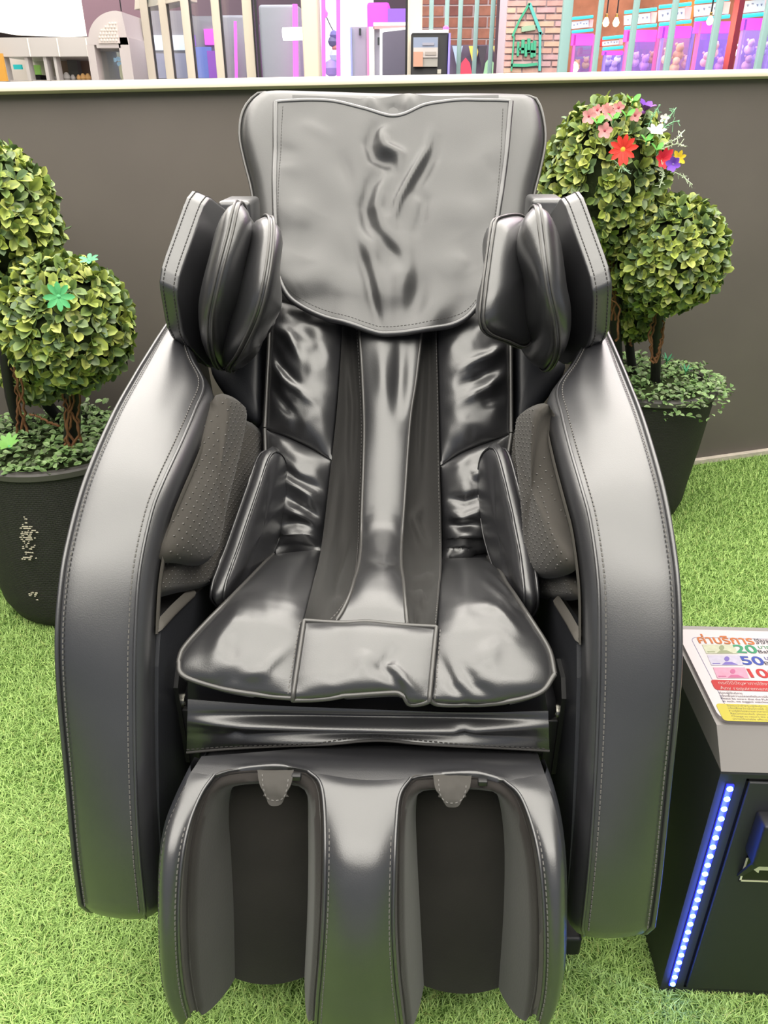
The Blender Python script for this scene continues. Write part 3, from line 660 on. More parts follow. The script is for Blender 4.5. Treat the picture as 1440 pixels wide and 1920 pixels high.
# --- frame: brackets, bolts and floor beams
for s, (bx_, by_) in ((-1, (332, 1303)), (1, (1060, 1324))):
    q = at(bx_, by_, y=.826); x0 = s * .268
    b = MB(); b.prism([(x0, .80, .50), (x0, .82, .52), (x0, .86, .52), (x0, .87, .40), (x0, .82, .34), (x0, .80, .36)], (-s * .006, 0, 0)); br = b.build('hinge_bracket', BLACKSTEEL, CH, smooth=False)
    b = MB(); b.lathe([(.011, 0), (.011, -s * .003), (.0062, -s * .003), (.0062, -s * .014), (.0045, -s * .016)], (x0 - s * .006, .815, q.z), 20, 'x'); b.build('bolt', CHROME, br)
    b = MB(); b.box((min(s * .245, s * .262), .80, .16), (max(s * .245, s * .262), .84, .46), .002); b.build('side_strut', BLACKSTEEL, CH)
    b = MB(); b.box((s * .315 - .022, .76, .0), (s * .315 + .022, 1.75, .045), .006); b.build('floor_beam', BLACKSTEEL, CH)
    b = MB(); b.box((s * .315 - .015, 1.0, .04), (s * .315 + .015, 1.06, .30), .004); b.build('frame_post', BLACKSTEEL, CH)
    b = MB(); b.box((s * .315 - .015, 1.45, .04), (s * .315 + .015, 1.51, .40), .004); b.build('frame_post', BLACKSTEEL, CH)
for y_ in (1.03, 1.55):
    b = MB(); b.box((-.33, y_ - .02, .03), (.33, y_ + .02, .07), .004); b.build('cross_beam', BLACKSTEEL, CH)
# ------------------------------------------------------------------ ground, half wall
GRASSB = mat('turf_backing', (0.09, 0.17, 0.035), 0.95, 0.1, bump=(160, 0.6, 0.004), var=0.4, vscale=60)
WALLM = mat('grey_brown_wall_paint', (0.135, 0.116, 0.106), 0.55, 0.35, bump=(90, 0.05, 0.002), var=0.06, vscale=3)
IVORY = mat('ivory_paint', (0.60, 0.53, 0.415), 0.45, 0.4)
STONE = mat('pale_mortar_strip', (0.55, 0.49, 0.42), 0.85, 0.2, bump=(80, .5, .004), var=.15, vscale=30)
CONC = mat('hall_floor', (0.30, 0.29, 0.28), 0.6, 0.3, var=.1)
tag(boxo('floor', (-40, -4, -.12), (14, 26, -.03), CONC), kind='structure')
WA = Vector((1.103, 2.737, 0)); WD = Vector((.365, .129, 0)).normalized(); WN = Vector((-WD.y, WD.x, 0))
def wpt(t, d, z): return WA + WD * t + WN * d + Vector((0, 0, z))
b = MB(); b.prism([wpt(-4.6, 0, -.03), wpt(3.2, 0, -.03), wpt(3.2, .12, -.03), wpt(-4.6, .12, -.03)], (0, 0, .03)) if False else b.add([wpt(t, d, z) for t, zt in ((-4.6, 1.20), (3.2, 1.39)) for d in (0, .12) for z in (-.03, zt)], [(0, 1, 5, 4), (2, 6, 7, 3), (1, 3, 7, 5), (0, 4, 6, 2), (0, 2, 3, 1), (4, 5, 7, 6)]); tag(b.build('wall_back', WALLM, smooth=False), kind='structure')
def captop(t): return 1.314 + (t - .01) * .0235      # the capping climbs a little along the wall
sec = [(-.022, -.018), (-.030, -.008), (-.030, .006), (-.022, .018), (-.006, .024), (.06, .026), (.126, .024), (.142, .016), (.150, .004), (.150, -.008), (.142, -.018)]
S = [[wpt(t, a, captop(t) - .012 + h * .62) for a, h in sec] for t in np.linspace(-4.6, 3.2, 3)]
o = loft('trim_1', S, IVORY, None, closed=True, caps=True, angle=50); tag(o, kind='structure')
b = MB(); b.prism([wpt(-4.6, -.022, -.02), wpt(3.2, -.022, -.02), wpt(3.2, 0, -.02), wpt(-4.6, 0, -.02)], (0, 0, .034)); tag(b.build('baseboard_back', STONE, smooth=False), kind='structure')
tg = MB(); tg.prism([wpt(-3.6, -.015, -.03), wpt(3.0, -.015, -.03), Vector((3.6, .2, -.03)), Vector((3.6, -.9, -.03)), Vector((-2.8, -.9, -.03)), Vector((-2.8, .8, -.03))], (0, 0, .027))
tag(tg.build('turf_mat', GRASSB, smooth=False), 'green backing of the artificial turf laid over the hall floor', 'turf mat', kind='structure')
# ceiling of the hall, with its luminous panels' frames (out of the picture, above)
CEILM = mat('ceiling_paint', (0.72, 0.70, 0.66), 0.8, 0.2)
tag(boxo('ceiling', (-14, -4, CEIL_Z + .1), (12, 10.5, CEIL_Z + .2), CEILM), kind='structure')

# ------------------------------------------------------------------ turf blades
def blades():
    rng = np.random.default_rng(3)
    def region(x0, x1, y0, y1, dens):
        n = int((x1 - x0) * (y1 - y0) * dens); return np.stack([rng.uniform(x0, x1, n), rng.uniform(y0, y1, n)], 1)
    P = np.concatenate([region(-.75, .62, .42, 1.05, 120000), region(-1.15, -.30, 1.05, 1.75, 75000), region(.36, 1.5, 1.0, 2.2, 55000), region(.6, 1.9, 2.2, 3.1, 40000), region(-2.2, -.75, .4, 1.05, 26000), region(-2.2, -1.15, 1.05, 2.0, 26000), region(.62, 2.2, .1, 1.0, 26000), region(1.5, 2.2, 1.0, 2.2, 26000), region(-1.2, .62, -.3, .42, 26000), region(-.3, .36, 1.05, 2.3, 14000)])
    side = (P[:, 0] - WA.x) * WN.x + (P[:, 1] - WA.y) * WN.y
    P = P[side < -.026]
    n = len(P)
    h = rng.uniform(.007, .0145, n); wd = rng.uniform(.00055, .0009, n); wd[(P[:, 0] < -1.15) | (P[:, 0] > 1.5) | (P[:, 1] < .42) | ((P[:, 1] < 1.05) & ((P[:, 0] < -.75) | (P[:, 0] > .62)))] *= 1.9; th = rng.uniform(0, 2 * np.pi, n); lean = rng.uniform(.5, 1.7, n)
    d = np.stack([np.cos(th), np.sin(th)], 1); sd = np.stack([-d[:, 1], d[:, 0]], 1) * wd[:, None]
    base = np.concatenate([P, np.full((n, 1), -.004)], 1)
    V = np.zeros((n, 5, 3))
    V[:, 0, :2] = P - sd; V[:, 1, :2] = P + sd; V[:, :2, 2] = -.004
    m = P + d * (h * lean * .45)[:, None]
    V[:, 2, :2] = m + sd * .85; V[:, 3, :2] = m - sd * .85; V[:, 2:4, 2] = (h * .7)[:, None] - .004
    V[:, 4, :2] = P + d * (h * lean * 1.25)[:, None]; V[:, 4, 2] = h * rng.uniform(.75, 1.05, n) - .004
    idx = np.arange(n)[:, None] * 5
    quads = (idx + np.array([0, 1, 2, 3])); tris = idx + np.array([3, 2, 4])
    me = bpy.data.meshes.new('artificial_grass')
    me.vertices.add(n * 5); me.vertices.foreach_set('co', V.ravel())
    loops = np.concatenate([quads.ravel(), tris.ravel()]); me.loops.add(len(loops)); me.loops.foreach_set('vertex_index', loops.astype(np.int32))
    me.polygons.add(2 * n)
    ls = np.concatenate([np.arange(n) * 4, n * 4 + np.arange(n) * 3]); lt = np.concatenate([np.full(n, 4), np.full(n, 3)])
    me.polygons.foreach_set('loop_start', ls.astype(np.int32)); me.polygons.foreach_set('loop_total', lt.astype(np.int32))
    me.polygons.foreach_set('use_smooth', np.ones(2 * n, bool)); me.update(calc_edges=True)
    k = rng.uniform(0, 1, n) ** 1.2
    c0 = np.array([.19, .33, .075]); c1 = np.array([.53, .76, .235])
    col = c0 + (c1 - c0) * k[:, None]; dry = rng.uniform(0, 1, n) < .05; col[dry] = np.array([.42, .50, .16])
    ca = np.ones((n, 5, 4)); ca[:, :, :3] = col[:, None, :]
    at_ = me.color_attributes.new('tint', 'FLOAT_COLOR', 'POINT'); at_.data.foreach_set('color', ca.ravel())
    me.materials.append(mat('plastic_grass_blade', (.2, .4, .06), .45, .35, attr='tint'))
    o = bpy.data.objects.new('artificial_grass', me); COL.objects.link(o); put(o, (0, 0, 0))
    tag(o, 'bright green artificial grass covering the floor around the chair', 'artificial grass', kind='stuff')
blades()
# ------------------------------------------------------------------ potted topiaries
def hsv_mix(a, b, t): return tuple(a[i] + (b[i] - a[i]) * t for i in range(3))
LEAFM = mat('artificial_leaf', (.1, .2, .05), .42, .4, attr='tint')
LEAF_ROWS = [(0, .12), (.22, .70), (.52, 1.0), (.82, .80), (1.0, .10)]
def leaf_geo(L_=1.0, W_=.62, cup=.22, bend=.25):
    V = []; Fc = []
    for t, w_ in LEAF_ROWS:
        for s in (-1, 0, 1):
            V.append((s * w_ * W_ * L_ / 2, t * L_, (abs(s) * cup * w_ * W_ - bend * t * t * .5 + .02) * L_))
    for r in range(len(LEAF_ROWS) - 1):
        for c in range(2):
            a = r * 3 + c; Fc.append((a, a + 1, a + 4, a + 3))
    return V, Fc
def leaf_tints(kind, rng):
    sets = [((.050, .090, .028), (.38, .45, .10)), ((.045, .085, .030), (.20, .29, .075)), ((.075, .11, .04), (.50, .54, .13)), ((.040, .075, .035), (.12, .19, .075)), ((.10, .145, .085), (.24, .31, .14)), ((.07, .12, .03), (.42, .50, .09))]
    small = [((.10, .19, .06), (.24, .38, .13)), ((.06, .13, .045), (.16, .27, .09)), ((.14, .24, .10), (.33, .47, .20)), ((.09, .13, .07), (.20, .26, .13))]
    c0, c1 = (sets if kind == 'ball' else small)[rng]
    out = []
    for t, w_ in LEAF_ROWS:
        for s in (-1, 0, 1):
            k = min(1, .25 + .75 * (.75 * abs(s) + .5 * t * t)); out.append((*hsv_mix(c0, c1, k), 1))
    return out
LEAFME = []
for v in range(6):
    V, Fc = leaf_geo(1, .60 + .03 * (v % 3), .2 + .05 * (v % 2), .1 + .12 * (v % 3))
    me = bpy.data.meshes.new('leaf'); me.from_pydata(V, [], Fc); me.update(); me.polygons.foreach_set('use_smooth', [True] * len(me.polygons))
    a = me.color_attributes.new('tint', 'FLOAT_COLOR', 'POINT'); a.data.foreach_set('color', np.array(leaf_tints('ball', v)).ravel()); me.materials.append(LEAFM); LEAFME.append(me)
def frame(n_, az):
    n_ = n_.normalized(); t = n_.orthogonal().normalized(); b = n_.cross(t)
    return t * math.cos(az) + b * math.sin(az)
def leaf_matrix(p, d, nrm, size):
    """leaf at p pointing along d, its upper side towards nrm"""
    d = d.normalized(); x = d.cross(nrm); x = x.normalized() if x.length > 1e-6 else d.orthogonal().normalized(); z = x.cross(d)
    return Matrix(((x.x * size, d.x * size, z.x * size, p.x), (x.y * size, d.y * size, z.y * size, p.y), (x.z * size, d.z * size, z.z * size, p.z), (0, 0, 0, 1)))
class Cloud:
    """many leaves in one mesh"""
    def __init__(s): s.v = []; s.f = []; s.c = []
    def add(s, M, var, kind='ball'):
        V, Fc = LG[var % 3]; n = len(s.v)
        s.v += [tuple(M @ Vector(q)) for q in V]; s.f += [tuple(i + n for i in f) for f in Fc]; s.c += leaf_tints(kind, var % (6 if kind == 'ball' else 4))
    def build(s, name, parent):
        V = np.array(s.v); c = V.mean(axis=0); me = bpy.data.meshes.new(name); me.from_pydata((V - c).tolist(), [], s.f); me.update()
        me.polygons.foreach_set('use_smooth', [True] * len(me.polygons))
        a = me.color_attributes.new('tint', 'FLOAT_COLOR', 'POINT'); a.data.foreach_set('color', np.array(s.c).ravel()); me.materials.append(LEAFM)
        o = bpy.data.objects.new(name, me); COL.objects.link(o); put(o, Vector(c), parent); o['kind'] = 'stuff'; return o
LG = [leaf_geo(1, .60 + .03 * v, .2 + .05 * (v % 2), .1 + .12 * v) for v in range(3)]
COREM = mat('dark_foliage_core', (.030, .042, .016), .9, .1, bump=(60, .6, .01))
BARKV = mat('brown_vine', (.16, .075, .035), .75, .2, bump=(200, .4, .002), var=.3, vscale=60)
POLE = mat('black_pole', (.012, .011, .011), .5, .4)
def potmat(name, col):
    m = mat(name, col, .62, .35); nt = m.node_tree; N = nt.nodes; Lk = nt.links; b = N['Principled BSDF']
    tc = N.new('ShaderNodeTexCoord'); sx = N.new('ShaderNodeSeparateXYZ'); Lk.new(tc.outputs['Object'], sx.inputs[0])
    an = N.new('ShaderNodeMath'); an.operation = 'ARCTAN2'; Lk.new(sx.outputs['Y'], an.inputs[0]); Lk.new(sx.outputs['X'], an.inputs[1])
    sc_ = N.new('ShaderNodeMath'); sc_.operation = 'MULTIPLY'; sc_.inputs[1].default_value = .21; Lk.new(an.outputs[0], sc_.inputs[0])
    cb = N.new('ShaderNodeCombineXYZ'); Lk.new(sc_.outputs[0], cb.inputs['X']); Lk.new(sx.outputs['Z'], cb.inputs['Y'])
    br = N.new('ShaderNodeTexBrick'); br.inputs['Scale'].default_value = 1; br.inputs['Brick Width'].default_value = .0105; br.inputs['Row Height'].default_value = .0052; br.inputs['Mortar Size'].default_value = .0011; br.inputs['Mortar Smooth'].default_value = .8
    Lk.new(cb.outputs[0], br.inputs['Vector'])
    inv = N.new('ShaderNodeMath'); inv.operation = 'SUBTRACT'; inv.inputs[0].default_value = 1; Lk.new(br.outputs['Fac'], inv.inputs[1])
    bp = N.new('ShaderNodeBump'); bp.inputs['Strength'].default_value = .9; bp.inputs['Distance'].default_value = .0025; Lk.new(inv.outputs[0], bp.inputs['Height']); Lk.new(bp.outputs['Normal'], b.inputs['Normal'])
    return m
POTM = potmat('woven_black_plastic', (.024, .023, .022)); POTR = mat('pot_rim_grey', (.075, .07, .066), .55, .4)
FLECK = mat('bare_white_plastic', (.7, .62, .52), .6, .3)
def topiary(label, base, rb, rt, zt, balls, poles, vines, seed, overhang, flecks=()):
    rng = random.Random(seed)
    T = root('potted_topiary', (base[0], base[1], 0), label, 'potted plant', 'potted topiaries beside the massage chair')
    cx, cy = base
    b = MB(); b.lathe([(rb * .80, 0), (rb * .90, .012), (rb * .97, .05), (rb, .11), (rb + (rt - rb) * .5, zt * .55), (rt, zt - .02), (rt, zt - .016)], (cx, cy, 0), 72); pot = b.build('pot', POTM, T, origin=(cx, cy, 0), angle=50)
    b = MB(); b.lathe([(rt - .002, zt - .022), (rt + .007, zt - .018), (rt + .009, zt - .004), (rt + .004, zt), (rt - .012, zt), (rt - .016, zt - .05), (.02, zt - .055)], (cx, cy, 0), 72); b.build('rim', POTR, pot)
    if flecks:
        b = MB()
        for (px, py, nx, ny, cnt) in flecks:
            for _ in range(cnt):
                qx, qy = px + rng.gauss(0, nx), py + rng.gauss(0, ny)
                d = ray(qx, qy); R_ = rb + .0035
                A_ = d.x ** 2 + d.y ** 2; B_ = 2 * (d.x * (CAM.x - cx) + d.y * (CAM.y - cy)); C_ = (CAM.x - cx) ** 2 + (CAM.y - cy) ** 2 - R_ * R_
                D_ = B_ * B_ - 4 * A_ * C_
                if D_ < 0: continue
                p = CAM + d * ((-B_ - math.sqrt(D_)) / (2 * A_)); nn = Vector((p.x - cx, p.y - cy, 0)).normalized(); tx = Vector((-nn.y, nn.x, 0))
                w_, h_ = rng.uniform(.0015, .0035), rng.uniform(.0008, .0014); p = Vector((p.x, p.y, round(p.z / .0052) * .0052))
                b.add([p - tx * w_ - _u0 * h_, p + tx * w_ - _u0 * h_, p + tx * w_ + _u0 * h_, p - tx * w_ + _u0 * h_, p - nn * .004], [(0, 1, 2, 3), (1, 0, 4), (2, 1, 4), (3, 2, 4), (0, 3, 4)])
        o = b.build('chipped_weave', FLECK, pot, smooth=False); o['label'] = 'bare white chips in the weave'
    for pts, r in poles: tubeo('trunk', [Vector(p) for p in crv(pts, 12)], r, POLE, T, n=12)
    for pts in vines:
        P = [Vector(p) for p in crv(pts, 18)]
        tubeo('vine', [p + Vector((rng.gauss(0, .0025), rng.gauss(0, .002), 0)) for p in P], .0032, BARKV, T, n=6, rr=[.0036 - .0014 * k / 17 for k in range(18)])
    allv = []
    for bi, (c, r, rz, nros) in enumerate(balls):
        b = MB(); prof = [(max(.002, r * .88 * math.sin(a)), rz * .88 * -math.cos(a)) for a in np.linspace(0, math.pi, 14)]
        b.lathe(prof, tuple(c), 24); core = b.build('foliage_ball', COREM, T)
        nros = int(nros * 1.45)
        for k in range(nros):
            zz = 1 - 2 * (k + .5) / nros; az = k * 2.39996 + rng.gauss(0, .12); q = math.sqrt(1 - zz * zz)
            nrm = Vector((q * math.cos(az) / r, q * math.sin(az) / r, zz / rz)).normalized()
            j = 1 + rng.gauss(0, .02); p = c + Vector((q * math.cos(az) * r * j, q * math.sin(az) * r * j, zz * rz * j)) - nrm * .016
            a0 = rng.uniform(0, 6.28); nl = rng.choice((4, 5, 5, 6))
            for m in range(nl):
                tl = rng.uniform(.6, 1.3) if m else .35
                d = frame(nrm, a0 + m * 6.28 / nl + rng.gauss(0, .25)) * math.sin(tl) + nrm * math.cos(tl)
                sz = rng.uniform(.026, .036); up_n = nrm * 1.0 - d * nrm.dot(d) + Vector((0, 0, .15))
                allv.append((nrm.dot((CAM - p).normalized()), leaf_matrix(p + d * .003, d, up_n, sz), rng.choice((0, 0, 1, 2, 3, 4, 5, 1)), core))
    def inview(M):
        v = M.translation - CAM; z = v.dot(FWD); px = 720 + CAM_F * v.dot(RIGHT) / z; py = 960 - CAM_F * v.dot(UP) / z
        return -10 < px < 1450 and -10 < py < 1930
    allv.sort(key=lambda t: -t[0] - (.5 if inview(t[1]) else 0)); rest = {}
    for i, (f, M, var, core) in enumerate(allv):
        if i < 300:
            o = bpy.data.objects.new('leaf', LEAFME[var]); COL.objects.link(o); o.parent = core; o.matrix_parent_inverse = Matrix.Translation(-WLOC[core.name]); o.matrix_basis = M
        else:
            rest.setdefault(core.name, (core, Cloud()))[1].add(M, var)
    for core, cl in rest.values(): cl.build('leaf_mass', core)
    # low creeping foliage over the soil
    cl = Cloud()
    for k in range(1500):
        rr = rt * math.sqrt(rng.random()) * (1.0 + overhang * .8); az = rng.uniform(0, 6.28)
        z = zt - .005 + rng.random() * .05 * (1 - .4 * rr / rt) + .01 * math.sin(az * 5)
        if rr > rt: z = zt + .02 - (rr - rt) * rng.uniform(.3, 1.8)
        p = Vector((cx + rr * math.cos(az), cy + rr * math.sin(az), z)); d = Vector((rng.gauss(0, 1), rng.gauss(0, 1), rng.uniform(-.1, .7)))
        cl.add(leaf_matrix(p, d, Vector((rng.gauss(0, .4), rng.gauss(0, .4) - .2, 1)), rng.uniform(.013, .022)), rng.randrange(4), 'small')
    cl.build('creeping_foliage', T)
    b = MB(); b.lathe([(rt * .98, zt - .02), (rt * .7, zt + .004), (.01, zt + .012)], (cx, cy, 0), 32); b.build('soil', COREM, T)
    return T
def P3(px, py, y): return at(px, py, y=y)
def flower(T, px, py, y, npet, L_, W_, colp, colc, face=None, name='flower', lab=None, cup=.15, open_=1.25, rc=.005):
    c = P3(px, py, y); n_ = (face or (CAM - c)).normalized()
    b = MB(); b.lathe([(.0005, -.006), (rc, -.002), (rc, .001), (rc * .5, .0035), (.0005, .004)], (0, 0, 0), 12)
    R_ = Vector((0, 0, 1)).rotation_difference(n_).to_matrix(); b.v = [tuple(c + R_ @ Vector(q)) for q in b.v]
    o = b.build(name, mat('flower_eye_%d_%d_%d' % tuple(int(k * 99) for k in colc), colc, .7, .2), T)
    if lab: o['label'] = lab
    V, Fc = leaf_geo(1, W_ / L_, cup, .2); me = bpy.data.meshes.new('petal'); me.from_pydata(V, [], Fc); me.update(); me.polygons.foreach_set('use_smooth', [True] * len(me.polygons))
    me.materials.append(mat('petal_%d_%d_%d' % tuple(int(k * 99) for k in colp), colp, .55, .25, var=.12, vscale=40))
    for k in range(npet):
        d = frame(n_, 6.283 * k / npet + random.gauss(0, .08)); d = d * math.sin(open_) + n_ * math.cos(open_)
        q = bpy.data.objects.new('petal', me); COL.objects.link(q); q.parent = o; q.matrix_parent_inverse = Matrix.Translation(-WLOC[o.name]); q.matrix_basis = leaf_matrix(c + d * rc * .4, d, n_, L_ * random.uniform(.92, 1.05))
    return o
def sprig(T, pts, col, n=14, size=.008, lab=None, spread=.012):
    P = [Vector(p) for p in crv(pts, 12)]; b = MB(); b.tube(P, .0012, 5)
    rng = random.Random(int(abs(P[0].x) * 1e5))
    for k in range(n):
        t = .25 + .75 * k / n; p = P[min(11, int(t * 11))] + Vector((rng.gauss(0, spread * .5), rng.gauss(0, spread * .4), rng.gauss(0, spread * .5)))
        V, Fc = leaf_geo(size * rng.uniform(.7, 1.2), size * .7, .2, .2)
        M = leaf_matrix(p, Vector((rng.gauss(0, 1), rng.gauss(-.3, .6), rng.gauss(.2, 1))), CAM - p, 1); b.add([M @ Vector(v) for v in V], Fc)
        b.tube([P[min(11, int(t * 11))], p], .0008, 4)
    o = b.build('sprig', mat('sprig_%d_%d_%d' % tuple(int(k * 99) for k in col), col, .6, .25), T, angle=80)
    if lab: o['label'] = lab
    return o
# topiary beside the left-hand arm
bL = (-.865, 1.785)
TL = topiary('black woven pot holding a ball-clipped topiary with a green star leaf and no flowers', bL, .222, .212, .455,
    [(P3(125, 607, 1.66), .138, .142, 210), (P3(-8, 408, 1.74), .130, .150, 190), (P3(70, 690, 1.84), .085, .085, 90)],
    [([(bL[0] - .01, bL[1] + .06, .42), P3(40, 800, 1.78), P3(8, 650, 1.74), P3(-8, 450, 1.74)], .014), ([P3(132, 850, 1.72), P3(136, 780, 1.69), P3(128, 640, 1.66)], .019), ([(bL[0] + .03, bL[1] + .1, .42), P3(90, 760, 1.86), P3(75, 690, 1.85)], .015)],
    [[P3(52, 812, 1.73), P3(40, 770, 1.73), P3(30, 700, 1.72), P3(15, 650, 1.72)], [P3(40, 812, 1.73), P3(46, 770, 1.73), P3(36, 690, 1.72), P3(20, 640, 1.72)], [P3(30, 812, 1.74), P3(34, 770, 1.74), P3(24, 690, 1.73)],
     [P3(128, 842, 1.665), P3(126, 800, 1.665), P3(118, 750, 1.665), P3(120, 715, 1.66)], [P3(150, 830, 1.665), P3(146, 790, 1.665), P3(150, 740, 1.665), P3(140, 715, 1.66)], [P3(140, 842, 1.665), P3(125, 790, 1.66), P3(140, 750, 1.66), P3(122, 712, 1.66)], [P3(132, 842, 1.662), P3(148, 810, 1.66), P3(130, 760, 1.66), P3(150, 715, 1.66)],
     [P3(122, 835, 1.668), P3(132, 790, 1.665), P3(124, 740, 1.665)], [P3(110, 800, 1.67), P3(80, 786, 1.68), P3(58, 776, 1.70)]], 11, 0.0, [(50, 1000, 6, 12, 70), (55, 1030, 7, 6, 16), (52, 1047, 7, 1.2, 14), (65, 1115, 6, 2.5, 16)])
flower(TL, 110, 556, 1.535, 8, .030, .013, (.10, .42, .16), (.12, .45, .20), name='star_leaf', lab='bright green eight-pointed leaf', open_=1.35)
flower(TL, 168, 490, 1.60, 6, .020, .010, (.10, .40, .18), (.10, .38, .16), name='star_leaf', face=Vector((0, -.4, 1)), open_=1.2)
flower(TL, 18, 838, 1.60, 8, .034, .014, (.22, .46, .12), (.10, .34, .18), name='star_leaf', face=Vector((0, -.4, 1)), open_=.9)
# topiary behind the right-hand arm
bR = (.80, 2.385)
TR = topiary('black tapered pot holding a ball-clipped topiary crowned with red, pink and purple flowers', bR, .175, .205, .44,
    [(P3(1130, 342, 2.24), .160, .195, 300), (P3(1252, 480, 2.20), .148, .148, 240), (P3(1192, 575, 2.40), .085, .10, 80)],
    [([(bR[0] - .08, bR[1] + .02, .40), P3(1150, 560, 2.32), P3(1140, 420, 2.26)], .016), ([(bR[0] + .02, bR[1] - .03, .40), P3(1232, 620, 2.27), P3(1240, 540, 2.23)], .015), ([(bR[0] - .02, bR[1] + .06, .40), P3(1180, 640, 2.42), P3(1190, 575, 2.4)], .014)],
    [[P3(1226, 680, 2.22), P3(1222, 640, 2.22), P3(1234, 575, 2.2)], [P3(1230, 680, 2.22), P3(1242, 640, 2.22), P3(1243, 600, 2.21)], [P3(1224, 680, 2.215), P3(1218, 630, 2.21), P3(1230, 578, 2.2)], [P3(1228, 676, 2.21), P3(1236, 655, 2.21), P3(1246, 610, 2.21)],
     [P3(1156, 640, 2.2), P3(1162, 590, 2.18), P3(1158, 570, 2.17), P3(1140, 560, 2.16)], [P3(1182, 650, 2.35), P3(1178, 620, 2.35)], [P3(1148, 600, 2.25), P3(1146, 520, 2.22), P3(1140, 470, 2.2)], [P3(1152, 600, 2.25), P3(1154, 520, 2.23), P3(1148, 470, 2.2)]], 23, .28)
PINK = (.80, .36, .36); RED = (.80, .055, .04); PUR = (.20, .07, .42); WHT = (.80, .80, .66); YEL = (.85, .62, .05); GRN = (.10, .36, .14)
for px, py, y, s in ((1104, 218, 2.10, 1), (1134, 245, 2.06, 1), (1142, 212, 2.09, .9), (1160, 202, 2.12, .8), (1191, 216, 2.10, .8), (1120, 206, 2.13, .7), (1137, 204, 2.15, .7)):
    flower(TR, px, py, y, 5, .018 * s, .015 * s, PINK, (.45, .08, .12), lab='small pink blossom', rc=.0035)
flower(TR, 1168, 280, 2.035, 10, .033, .014, RED, (.75, .45, .06), lab='bright red daisy with yellow eye', rc=.0085)
flower(TR, 1240, 300, 2.075, 8, .030, .015, (.62, .03, .05), (.55, .06, .05), lab='crimson flower', open_=.9, face=Vector((.3, -1, .3)))
flower(TR, 1207, 210, 2.14, 5, .030, .020, PUR, (.3, .1, .4), lab='purple bud flower', open_=.7, face=Vector((.2, -.4, 1)))
flower(TR, 1262, 308, 2.06, 6, .020, .014, (.24, .10, .60), (.3, .2, .5), lab='violet flower', open_=.9)
flower(TR, 1272, 297, 2.10, 7, .020, .010, YEL, (.7, .5, .1), lab='yellow flower', open_=1.1)
flower(TR, 1228, 252, 2.08, 6, .026, .014, WHT, (.7, .72, .4), lab='creamy white lily', open_=.95, face=Vector((0, -.5, .8)))
flower(TR, 1246, 222, 2.12, 5, .010, .008, (.85, .8, .78), (.8, .8, .6), lab='tiny white flower')
for px, py, y in ((1186, 195, 2.10), (1232, 285, 2.05), (1120, 236, 2.07), (1150, 228, 2.06), (1175, 222, 2.08), (1212, 268, 2.06)):
    flower(TR, px, py, y, 3, .026, .014, (.12, .36, .07), GRN, name='broad_leaf', open_=.8, face=Vector((.1, -.5, 1)), rc=.002)
MINT = (.24, .48, .28); PALE = (.62, .72, .52)
sprig(TR, [P3(1215, 240, 2.12), P3(1225, 215, 2.12), P3(1238, 196, 2.13)], MINT, 26, .011); sprig(TR, [P3(1240, 240, 2.12), P3(1255, 220, 2.12), P3(1268, 202, 2.13)], MINT, 22, .009); sprig(TR, [P3(1235, 250, 2.1), P3(1255, 232, 2.1), P3(1274, 226, 2.1)], MINT, 18, .008)
sprig(TR, [P3(1235, 275, 2.09), P3(1265, 262, 2.09), P3(1284, 244, 2.1)], PALE, 24, .009); sprig(TR, [P3(1240, 280, 2.09), P3(1268, 270, 2.09), P3(1285, 275, 2.1)], PALE, 20, .009); sprig(TR, [P3(1245, 315, 2.07), P3(1275, 328, 2.08), P3(1298, 346, 2.09)], PALE, 20, .009)
sprig(TR, [P3(1240, 300, 2.06), P3(1243, 330, 2.06), P3(1236, 352, 2.06)], PALE, 24, .008); sprig(TR, [P3(1150, 300, 2.04), P3(1165, 312, 2.035), P3(1180, 325, 2.035)], (.42, .62, .42), 22, .009)
for px, py in ((1250, 635), (1285, 655)):
    flower(TR, px, py + 45, 2.28, 6, .030, .006, (.08, .32, .16), GRN, name='spiky_tuft', open_=.6, face=Vector((0, -.2, 1)), rc=.002)
# ------------------------------------------------------------------ payment box
KX0, KX1, KY0, KY1, KZ = .450, .815, .712, .965, .506
KB = mat('charcoal_powder_coat', (.020, .021, .024), .5, .4, bump=(400, .12, .0004)); KG = mat('grey_powder_coat', (.165, .155, .15), .5, .4, bump=(400, .1, .0004))
K = root('payment_box', ((KX0 + KX1) / 2, (KY0 + KY1) / 2, 0), 'black payment box with price sign on top and blue light strip', 'payment box')
b = MB(); b.prism([(KX0, KY0, 0), (KX0, KY0, .462), (KX0, KY0 + .002, .466), (KX0, KY1, .466), (KX0, KY1, 0)], (KX1 - KX0, 0, 0)); b.build('body', KB, K, smooth=False)
b = MB(); b.prism([(KX0, KY0, .466), (KX0, KY0 + .040, KZ), (KX0, KY1, KZ), (KX0, KY1, .466)], (KX1 - KX0, 0, 0)); b.build('top_hood', KG, K, smooth=False)
D0 = (.487, .018); D1 = (KX1 - .035, .452)
gp = MB()
for lo, hi in (((D0[0] - .003, D0[1] - .003), (D0[0], D1[1] + .003)), ((D1[0], D0[1] - .003), (D1[0] + .003, D1[1] + .003)), ((D0[0] - .003, D1[1]), (D1[0] + .003, D1[1] + .003)), ((D0[0] - .003, D0[1] - .003), (D1[0] + .003, D0[1]))):
    gp.box((lo[0], KY0 - .0008, lo[1]), (hi[0], KY0 + .002, hi[1]))
gp.build('door_gap', mat('gap_black', (.004, .004, .004), .8, .1), K, smooth=False)
door = boxo('door', (D0[0], KY0 - .004, D0[1]), (D1[0], KY0 + .002, D1[1]), KB, K, .0014)
